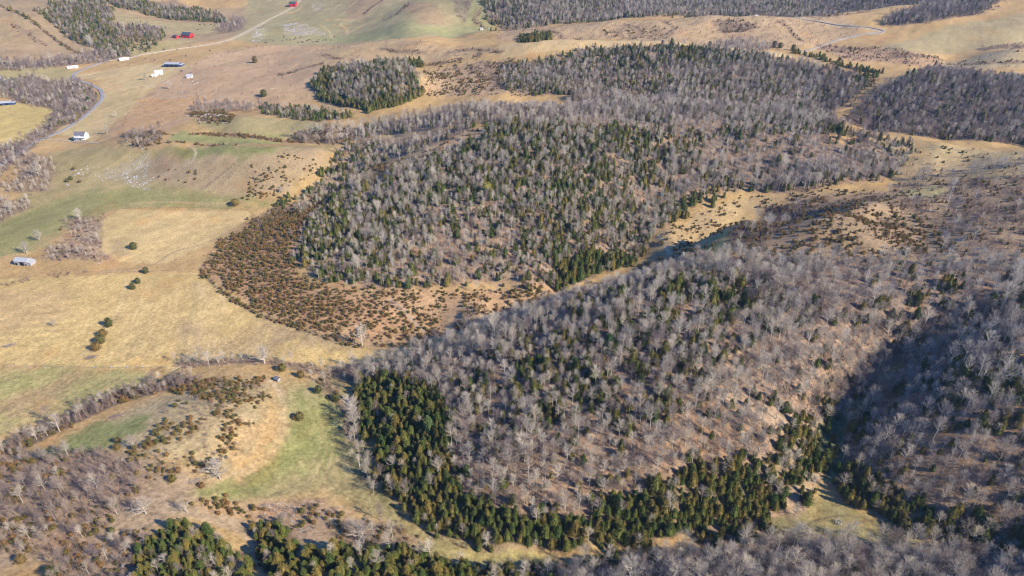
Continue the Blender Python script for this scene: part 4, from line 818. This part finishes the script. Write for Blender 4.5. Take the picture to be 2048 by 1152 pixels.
house('shed', 'small dark weathered shed on the green meadow above the knoll', 'shed', (555,761), R(-30), 3.6, 2.6, 2.0, .7, M_BOARD, M_GREYROOF, doors=[('f', 0, 1.2, 1.7)])
house('hut', 'tiny cream hut at the edge of the far green pasture', 'hut', (963,60), R(20), 6, 5, 2.6, 1.4, M_YELW, M_TIN, doors=[('f', 0, 1.2, 2.0)])

# ---------------------------------------------------------------- parked vehicles on the far ridge
def car(name, label, uv, rz, col, kind):
    p = on_ground(*uv); t = tag(empty(name, p, rz), label, kind, 'vehicles parked along the far ridge lane'); m = mat('car paint ' + label[:8], col, .35, spec=.5, var=.02)
    L, hh = {'car': (4.5, .75), 'van': (5.4, 1.0), 'truck': (7.2, 1.1)}[kind]; b = MB(); b.box(-L / 2, L / 2, -.9, .9, .35, .35 + hh)
    z = .35 + hh
    if kind == 'car': pr = [(-1.9, z), (1.2, z), (.6, z + .6), (-1.3, z + .6)]
    elif kind == 'van': pr = [(-2.65, z), (1.8, z), (1.2, z + .95), (-2.6, z + .95)]
    else: pr = [(1.2, z), (3.2, z), (3.0, z + 1.0), (1.25, z + 1.0)]
    b.face([(x, -.82, q) for x, q in pr]); b.face([(x, .82, q) for x, q in pr][::-1])
    for i in range(4): a, c = pr[i], pr[(i + 1) % 4]; b.face([(a[0], .82, a[1]), (c[0], .82, c[1]), (c[0], -.82, c[1]), (a[0], -.82, a[1])])
    if kind == 'truck': b.box(-L / 2, 1.0, -1.05, 1.05, z + .01, z + 1.5)
    b.build('body', m, t)
    g = MB(); x0 = pr[0][0] + .5; x1 = pr[1][0] - .5
    if x1 - x0 < .6: x0, x1 = pr[0][0] + .25, pr[1][0] - .25
    for sy in (-.86, .82): g.box(x0, x1, sy, sy + .04, z + .08, z + .45)
    g.build('window', M_GLASS, t)
    for sx in (-L * .31, L * .31):
        for sy in (-.92, .72): wv = MB(); wv.prism((sx, sy, .36), (sx, sy + .2, .36), .36, .36, 10, cap=True); wv.build('wheel', M_DARK, t)
for i, (u, v, rz, c, kd, lb) in enumerate([(1473,31,.3,(.75,.75,.75),'truck','white box truck parked leftmost on the far ridge'),(1481,30,.1,(.45,.03,.04),'car','red car parked on the far ridge beside the white box truck'),(1489,31,-.2,(.7,.7,.72),'van','white van parked near the middle of the far ridge row'),
    (1505,30,.2,(.12,.22,.14),'car','dark green car parked left of the right hand white van'),(1513,32,0,(.78,.78,.76),'van','white van parked towards the right of the far ridge row'),(1520,30,.4,(.6,.62,.65),'car','silver car parked rightmost of the far ridge row')]): car(kd if kd != 'truck' else 'box_truck', lb, (u, v), rz, c, kd)

# ---------------------------------------------------------------- fences
M_POST = mat('grey fence posts', (.30, .27, .23), .95, var=.2); M_WIRE = mat('rusty wire', (.22, .17, .13), .8)
def fence(label, pts, gap, hh=1.3):
    P = smooth(world_poly(pts), 12); d = np.concatenate([[0], np.cumsum(np.hypot(*np.diff(P, axis=0).T))]); n = min(100, max(3, int(d[-1] / gap)))
    S = np.linspace(0, d[-1], n); X = np.interp(S, d, P[:, 0]); Y = np.interp(S, d, P[:, 1]); Z = H(X, Y)
    t = tag(empty('fence', (X[0], Y[0], Z[0])), label, 'fence', 'wire fences around the fields'); pm = MB(); pm.prism((0, 0, -.4), (0, 0, hh), .11, .09, 5, cap=True); me = pm.mesh('post', [M_POST])
    for x, y, z in zip(X, Y, Z): o = bpy.data.objects.new('post', me); C.objects.link(o); o.parent = t; o.location = (x - X[0], y - Y[0], z - Z[0])
    wm = MB()
    for k in (.35, .7, 1.05):
        for i in range(n - 1): wm.prism((X[i] - X[0], Y[i] - Y[0], Z[i] - Z[0] + k), (X[i + 1] - X[0], Y[i + 1] - Y[0], Z[i + 1] - Z[0] + k), .025, .025, 3)
    wm.build('wire', M_WIRE, t)
fence('wire fence curving round the foot of the reddish cedar slope', [(400,540),(420,562),(460,592),(510,622),(560,640),(620,660),(680,682),(725,692),(790,692),(840,690)], 4)
fence('wire fence with stones along the lower edge of the hay fields', [(-10,730),(60,733),(150,735),(230,736),(330,735),(360,730)], 5)
fence('wire fence along the top of the upper hay field', [(205,438),(240,419),(320,416),(420,416),(492,421)], 5)
fence('wire fence running down from the tree at the corner of the upper hay field', [(495,420),(510,432),(525,440)], 4)
fence('wire fence below the track between the two hay fields', [(160,552),(230,545),(300,543),(350,541),(400,536)], 5)
fence('wire fence beyond the rocky pasture behind the farmhouse', [(140,262),(165,266),(200,272),(225,282)], 6)
fence('wire fence along the edge of the curved field', [(300,150),(285,175),(268,200),(240,235),(222,262)], 8)
fence('wire fence beside the ridge of the far right pasture', [(1760,99),(1800,103),(1880,108),(1960,106),(2048,102)], 12)
fence('wire fence along the crest above the right hand wood', [(1700,268),(1780,282),(1860,296),(1960,304),(2048,308)], 8)

# ---------------------------------------------------------------- single trees and shrubs that stand out
def lone(name, uv, sz, meshes, i, label, cat='tree', rz=None, parts=('trunk', 'crown'), sx=1.0, back=0, tilt=0):
    p = on_ground(*uv, .12, back); t = tag(empty(name, p, random.uniform(0, 6.28) if rz is None else rz), label, cat); t.scale = (sz * sx, sz * sx, sz)
    if tilt: t.rotation_euler = (0, tilt, 0)
    for nm, me in zip(parts, meshes[i % len(meshes)]): o = bpy.data.objects.new(nm, me); C.objects.link(o); o.parent = t
    return t
ROUND = [leafy_meshes(140 + i, egg((.48, .42, .52)[i]), 260, .055, (M_DARKEV, M_DARKEV, M_BUSH)[i], core=.75) for i in range(3)]
PINES = [leafy_meshes(150, cone(.30), 260, .05, M_PINE)]; YEL = [leafy_meshes(151, egg(.42), 220, .06, M_YELL)]
lone('bare_tree', (725,691), 18, OPEN, 0, 'tall pale barked tree alone by the curved fence below the cedar slope', sx=.85)
lone('bare_tree', (530,727), 15, OPEN, 0, 'pale spreading tree rising from the creek hedgerow')
lone('bare_tree', (706,836), 17, OPEN, 0, 'pale spreading tree at the left edge of the dark cedar belt')
lone('bare_tree', (440,958), 14, OPEN, 1, 'broad spreading grey tree at the lower right edge of the knoll', sx=1.35)
lone('bare_tree', (376,1026), 9.5, OPEN, 1, 'small slender grey tree beside the brown bank left of the farm track', sx=.8, tilt=-.12)
lone('bare_tree', (292,1028), 11, OPEN, 1, 'low spreading grey tree at the right edge of the bottom left thicket', sx=1.2)
lone('bare_tree', (728,1085), 14, OPEN, 1, 'broad pale tree above the bottom grove where the creek bends', sx=1.4)
lone('bare_tree', (842,1116), 12, OPEN, 0, 'forked pale tree at the bottom centre beside the narrow meadow strip')
lone('bare_tree', (109,653), 6.5, OPEN, 1, 'small bare tree alone in the left hay field')
lone('bare_tree', (78,352), 15, OPEN, 1, 'large pale grey tree among scrub at the left edge of the pasture', sx=1.25)
lone('bare_tree', (292,160), 11, OPEN, 1, 'bare tree casting a shadow at the corner of the curved field')
lone('bare_tree', (55,508), 12, OPEN, 1, 'bare tree directly behind the grey barn')
lone('bare_tree', (80,482), 11, OPEN, 1, 'bare tree on the green pasture above the grey barn')
lone('bare_tree', (182,93), 20, OPEN, 0, 'whitish bare tree in the thicket at the top left')
lone('bare_tree', (215,268), 11, OPEN, 1, 'bare tree right of the white farmhouse')
lone('bare_tree', (232,234), 8, OPEN, 1, 'small bare tree on the lower edge of the curved field')
lone('bare_tree', (340,178), 12, OPEN, 1, 'bare tree among bushes on the rocky pasture below the white houses')
lone('bare_tree', (160,440), 12, OPEN, 1, 'bare tree at the top of the rocky scrub by the upper hay field')
lone('bare_tree', (558,385), 8, OPEN, 0, 'whitish leaning dead tree on the dotted pasture left of the middle hill', tilt=.5)
lone('bare_tree', (1590,1030), 9, OPEN, 1, 'bare tree on the brown bank at the left end of the right meadow')
lone('bare_tree', (1830,1078), 10, OPEN, 1, 'grey spreading tree at the right end of the small right meadow', sx=1.2)
lone('bare_tree', (270,895), 9, OPEN, 1, 'slender bare tree at the lower end of the green strip beside the hedgerow', tilt=-.1)
for u, v, s, i, lb in ((268,498,8.5,0,'round olive evergreen alone in the upper hay field'),(600,839,7.5,1,'round dark evergreen alone on the green meadow'),(590,692+146,4,2,'dull brown bush against the round dark evergreen on the meadow'),(471,411,9,2,'brownish evergreen at the corner of the upper hay field'),(292,546,7,1,'small round tree on the fence between the two hay fields'),
    (276,566,6,0,'upper of two small evergreens below the hay field fence'),(266,578,7,1,'lower of two small evergreens below the hay field fence'),(219,652,9,1,'dark green evergreen at the top of the clump in the hay field'),(207,672,7.5,2,'brown evergreen second from the top of the clump in the hay field'),(202,686,8.5,0,'olive evergreen in the middle of the clump in the hay field'),
    (193,700,8,2,'brownish evergreen at the bottom of the clump in the hay field'),(510,125,13,1,'dark round evergreen on the rocky pasture at the far end'),(528,193,12,0,'olive evergreen alone on the slope left of the round wood'),(565,741,7,2,'brown conical evergreen at the lower edge of the creek hedgerow'),(602,754,7,1,'dark evergreen beside the small weathered shed'),
    (637,785,7,1,'olive evergreen in the brush right of the upper meadow'),(672,800,7,0,'olive evergreen at the right end of the brush beside the meadow'),(142,360,5.5,2,'brownish evergreen in the cluster on the left pasture'),(135,364,5,0,'olive evergreen at the left of the cluster on the left pasture'),(160,365,4.5,1,'small dark evergreen at the right of the cluster on the left pasture'),(148,339,4.5,2,'reddish small evergreen above the cluster on the left pasture'),
    (236,884,4.5,0,'upper of two round bushes on the bare knoll side'),(235,898,4.5,2,'lower of two round bushes on the bare knoll side'),(404,974,4.2,2,'small round bronze bush below the broad spreading tree'),(345,962,5.5,2,'bronze cedar pair left of the broad spreading tree'),(44,1124,6,0,'low dark round bush at the bottom left corner'),(1609,1001,8,1,'dark slender cedar at the left end of the small right meadow'),
    (1806,1056,9,0,'cedar casting a long shadow across the small right meadow'),(745,1103,8,1,'dark cedar beside the broad pale tree at the bottom'),(105,1150,7,0,'evergreen at the very bottom left'),
    (1678,125,9,1,'dark evergreen alone on the pale crest right of the far wood'),(1586,101,11,1,'dark evergreen at the end of the far ridge lane'),(1560,96,10,0,'rounded dark evergreen left of the far ridge lane'),(1548,95,12,1,'tall dark evergreen left of the far ridge lane')):
    lone('evergreen_tree', (u, v), s * .88, ROUND, i, lb)
lone('pine_tree', (858,868), 15, PINES, 0, 'bright blue green pine standing out of the dark cedar belt')
lone('pine_tree', (1218,700), 13, PINES, 0, 'bright green pine on the upper slope of the near hill', sx=1.2)
lone('yellow_green_tree', (975,388), 12, YEL, 0, 'yellow green leafy tree on the front of the middle hill')

# ---------------------------------------------------------------- logs, brush piles, snag, feeder, field stones
def log(label, uv, rz, L, r, m=None):
    L *= .75; r *= .7
    p = on_ground(*uv, -r * .8); b = MB(); R_ = random.Random(int(uv[0])); a = Vector((-L / 2, 0, 0)); pts = [a]
    for k in range(5): pts.append(Vector((-L / 2 + L * (k + 1) / 5, R_.uniform(-.15, .15), R_.uniform(-.05, .12))))
    for k in range(5): b.prism(pts[k], pts[k + 1], r * (1 - k * .15), r * (1 - (k + 1) * .15), 7, cap=(k in (0, 4)))
    for k in (2, 3, 4): d = Vector((.6, R_.choice((-1, 1)) * .7, R_.uniform(.2, .7))); b.prism(pts[k], pts[k] + d * L * .16, r * .35, r * .12, 4)
    o = b.build('fallen_log', m or M_BOARD); o.location = p; o.rotation_euler = (0, 0, rz); return tag(o, label, 'log', 'fallen grey logs above the bottom grove' if 500 < uv[0] < 700 and uv[1] > 980 else None)
for u, v, a, L, r_, lb in ((535,1012,.05,13,.38,'long pale log lying leftmost below the meadow'),(563,1006,.35,9,.3,'pale log slanting up at the edge of the meadow'),(585,1015,-.3,11,.4,'pale log right of the long pale log below the meadow'),(640,1037,-.6,12,.42,'long curved log beside brush above the bottom grove'),(585,1033,1.2,6,.25,'short steep log in the middle of the brown shrub bank'),
    (588,1058,.1,8,.3,'grey log low on the brown shrub bank'),(610,1060,.5,9,.32,'grey log at the foot of the shrub bank near the bottom grove'),(770,1052,.7,6,.35,'pale stump log beside the creek bend'),(352,738,.8,12,.4,'pale log bridging the creek below the hay field')): log(lb, (u, v), a, L, r_)
def pile(label, uv, L, W, n, m):
    b = MB(); R_ = random.Random(int(uv[0] + 3)); p = on_ground(*uv)
    for i in range(n):
        c = Vector((R_.gauss(0, L * .22), R_.gauss(0, W * .25), abs(R_.gauss(0, .5)))); d = Vector((R_.gauss(0, 1), R_.gauss(0, .5), R_.gauss(0, .3))).normalized() * R_.uniform(.8, 2.2); b.prism(c - d, c + d, .09, .04, 4)
    o = b.build('brush_pile', m); o.location = p; o.rotation_euler = (0, 0, .5); tag(o, label, 'brush pile')
pile('flat grey brush pile at the left edge of the hay field', (18,692), 8, 3.5, 150, M_TWIG2); pile('grey brush pile below the evergreen clump in the hay field', (182,716), 8, 3.5, 150, M_TWIG2)
pile('pale heap of branches below the shrubby knoll', (385,964), 10, 2.5, 90, M_TWIG); pile('grey brush heap in the hedgerow gap by the green strip', (232,833), 9, 2.5, 90, M_TWIG2)
p = on_ground(720,936); b = MB(); b.prism((0, 0, -.2), (-.1, 0, 4), .32, .24, 7); b.prism((-.1, 0, 4), (.1, 0, 9.2), .24, .08, 7, cap=True); b.prism((0, 0, 5.5), (.9, .3, 6.6), .09, .03, 4); o = b.build('dead_snag', M_PALE); o.location = p; tag(o, 'whitish dead trunk standing on the shaded creek bank', 'dead tree')
p = on_ground(1677,1046); t = tag(empty('ring_feeder', p), 'round pale hay feeder ring on the small right meadow', 'feeder')
M_HAY = mat('hay', (.34, .27, .15), .95, var=.25, scale=3); b = MB(); N_ = 20
for zz in (.25, .75, 1.25):
    for k in range(N_):
        a0, a1 = 2 * math.pi * k / N_, 2 * math.pi * (k + 1) / N_; b.prism((1.6 * math.cos(a0), 1.6 * math.sin(a0), zz), (1.6 * math.cos(a1), 1.6 * math.sin(a1), zz), .10, .10, 4)
b.build('rim', M_TINL, t); b = MB()
for k in range(12): a0 = 2 * math.pi * k / 12; b.prism((1.6 * math.cos(a0), 1.6 * math.sin(a0), 0), (1.6 * math.cos(a0), 1.6 * math.sin(a0), 1.25), .05, .05, 4)
b.build('bars', M_TIN, t); b = MB(); b.prism((0, 0, 0), (.1, 0, .5), 1.0, .7, 12, cap=True); b.build('hay', M_HAY, t)
for i, (u, v, s) in enumerate([(30,730,1.4),(55,733,1.6),(90,735,1.1),(122,736,1.2),(188,735,1.5),(222,734,2.0),(254,734,2.2),(272,734,1.3),(285,733,1.4),(105,661,1.0)]):
    o = bpy.data.objects.new('boulder', ROCKS[i % 4]); C.objects.link(o); o.location = on_ground(u, v, .1); o.scale = (s * 1.2, s, s); o.rotation_euler = (0, 0, i * 1.3)
    tag(o, 'single pale stone in the left hay field near the small bare tree' if i == 9 else 'grey boulder in the row of stones along the lower hay field fence', 'boulder', None if i == 9 else 'boulders along the lower hay field fence')

# ---------------------------------------------------------------- cattle
M_COW = mat('black cattle hide', (.018, .016, .016), .7, var=.2)
def cow_mesh(graze):
    b = MB()
    rings = [(-1.15, 1.05, .16, .20), (-1.0, 1.02, .30, .36), (-.55, .98, .36, .42), (0, .93, .40, .46), (.45, .98, .36, .44), (.8, 1.08, .24, .34), (1.05, 1.0 if graze else 1.25, .17, .22), (1.3, .72 if graze else 1.42, .13, .16), (1.5, .42 if graze else 1.36, .11, .13), (1.68, .22 if graze else 1.26, .07, .08)]
    R_ = []
    for x, z, ry, rz_ in rings: i = len(b.v); b.v += [(x, ry * math.cos(a), z + rz_ * math.sin(a)) for a in [k * math.pi / 4 for k in range(8)]]; R_.append(i)
    for i, j in zip(R_, R_[1:]):
        for k in range(8): b.f.append((i + k, i + (k + 1) % 8, j + (k + 1) % 8, j + k)); b.mi.append(0)
    b.f.append(tuple(R_[0] + 7 - k for k in range(8))); b.f.append(tuple(R_[-1] + k for k in range(8))); b.mi += [0, 0]
    for x, y in ((-.9, .2), (-.9, -.2), (.62, .2), (.62, -.2)):
        kx = x - .07 if x < 0 else x + .03; b.prism((x, y, .85), (kx, y, .45), .14, .075, 6); b.prism((kx, y, .45), (x, y, 0), .075, .06, 6, cap=True)
    b.prism((-1.18, 0, 1.15), (-1.28, 0, .55), .035, .05, 4)
    hx, hz = (1.34, .70) if graze else (1.34, 1.5)
    for sy in (-1, 1): b.prism((hx, sy * .1, hz), (hx - .05, sy * .28, hz + .03), .06, .02, 4)
    return b.mesh('cow', [M_COW])
COW = [cow_mesh(True), cow_mesh(False)]
cows = [(532,86),(547,83),(565,82),(568,75),(573,81),(581,81),(589,80),(591,77),(601,75),(596,86),(602,85.5),(605,84.5),(614,82),(618,80),(622,80.5),(626,85),(632,84.5),(636,84.5),(638,80),(647,81),(652,81),(669,74),(662,81),(606,86),
 (400,50),(410,51),(422,50),(430,51),(281,44),(332,55),(380,93),(329,100),(327,99),(355,100.5),(372,113),(291,118),(310,121),(340,121),(420,102),(362,142),(364,143),(395,60)]
for i, (u, v) in enumerate(cows):
    o = bpy.data.objects.new('cow', COW[i % 2]); C.objects.link(o); o.location = on_ground(u, v, .03); o.rotation_euler = (0, 0, (i * 2.39) % 6.28); o.scale = (1.35,) * 3
    if i < 24: l, g = 'black cow grazing with the herd on the green pasture before the dune ridge', 'black cattle of the herd before the dune ridge'
    elif i in (24, 25, 26, 27, 41): l, g = 'black cow on the pasture behind the large red barn', 'black cattle behind the large red barn'
    elif i in (28, 29): l, g = 'black cow alone on the slope left of the red barns', 'black cattle left of the red barns'
    else: l, g = 'black cow scattered over the tan pasture between the red barn and the white houses', 'black cattle on the tan pasture by the white houses'
    tag(o, l, 'cow', g)

# ---------------------------------------------------------------- the air between the drone and the far hills
def air():
    b = MB(); zl = float(GZ.min()) - 1; b.box(-3600, 3600, -700, 4200, zl - 1, CAM_H + 40); m = bpy.data.materials.new('thin winter haze'); m.use_nodes = True; n = m.node_tree.nodes
    n.remove(n['Principled BSDF']); v = n.new('ShaderNodeVolumePrincipled'); v.inputs['Color'].default_value = (.42, .66, 1.0, 1); v.inputs['Density'].default_value = .000045; v.inputs['Anisotropy'].default_value = .2
    m.node_tree.links.new(v.outputs[0], n['Material Output'].inputs['Volume']); o = b.build('haze', m); tag(o, kind='stuff')
air()
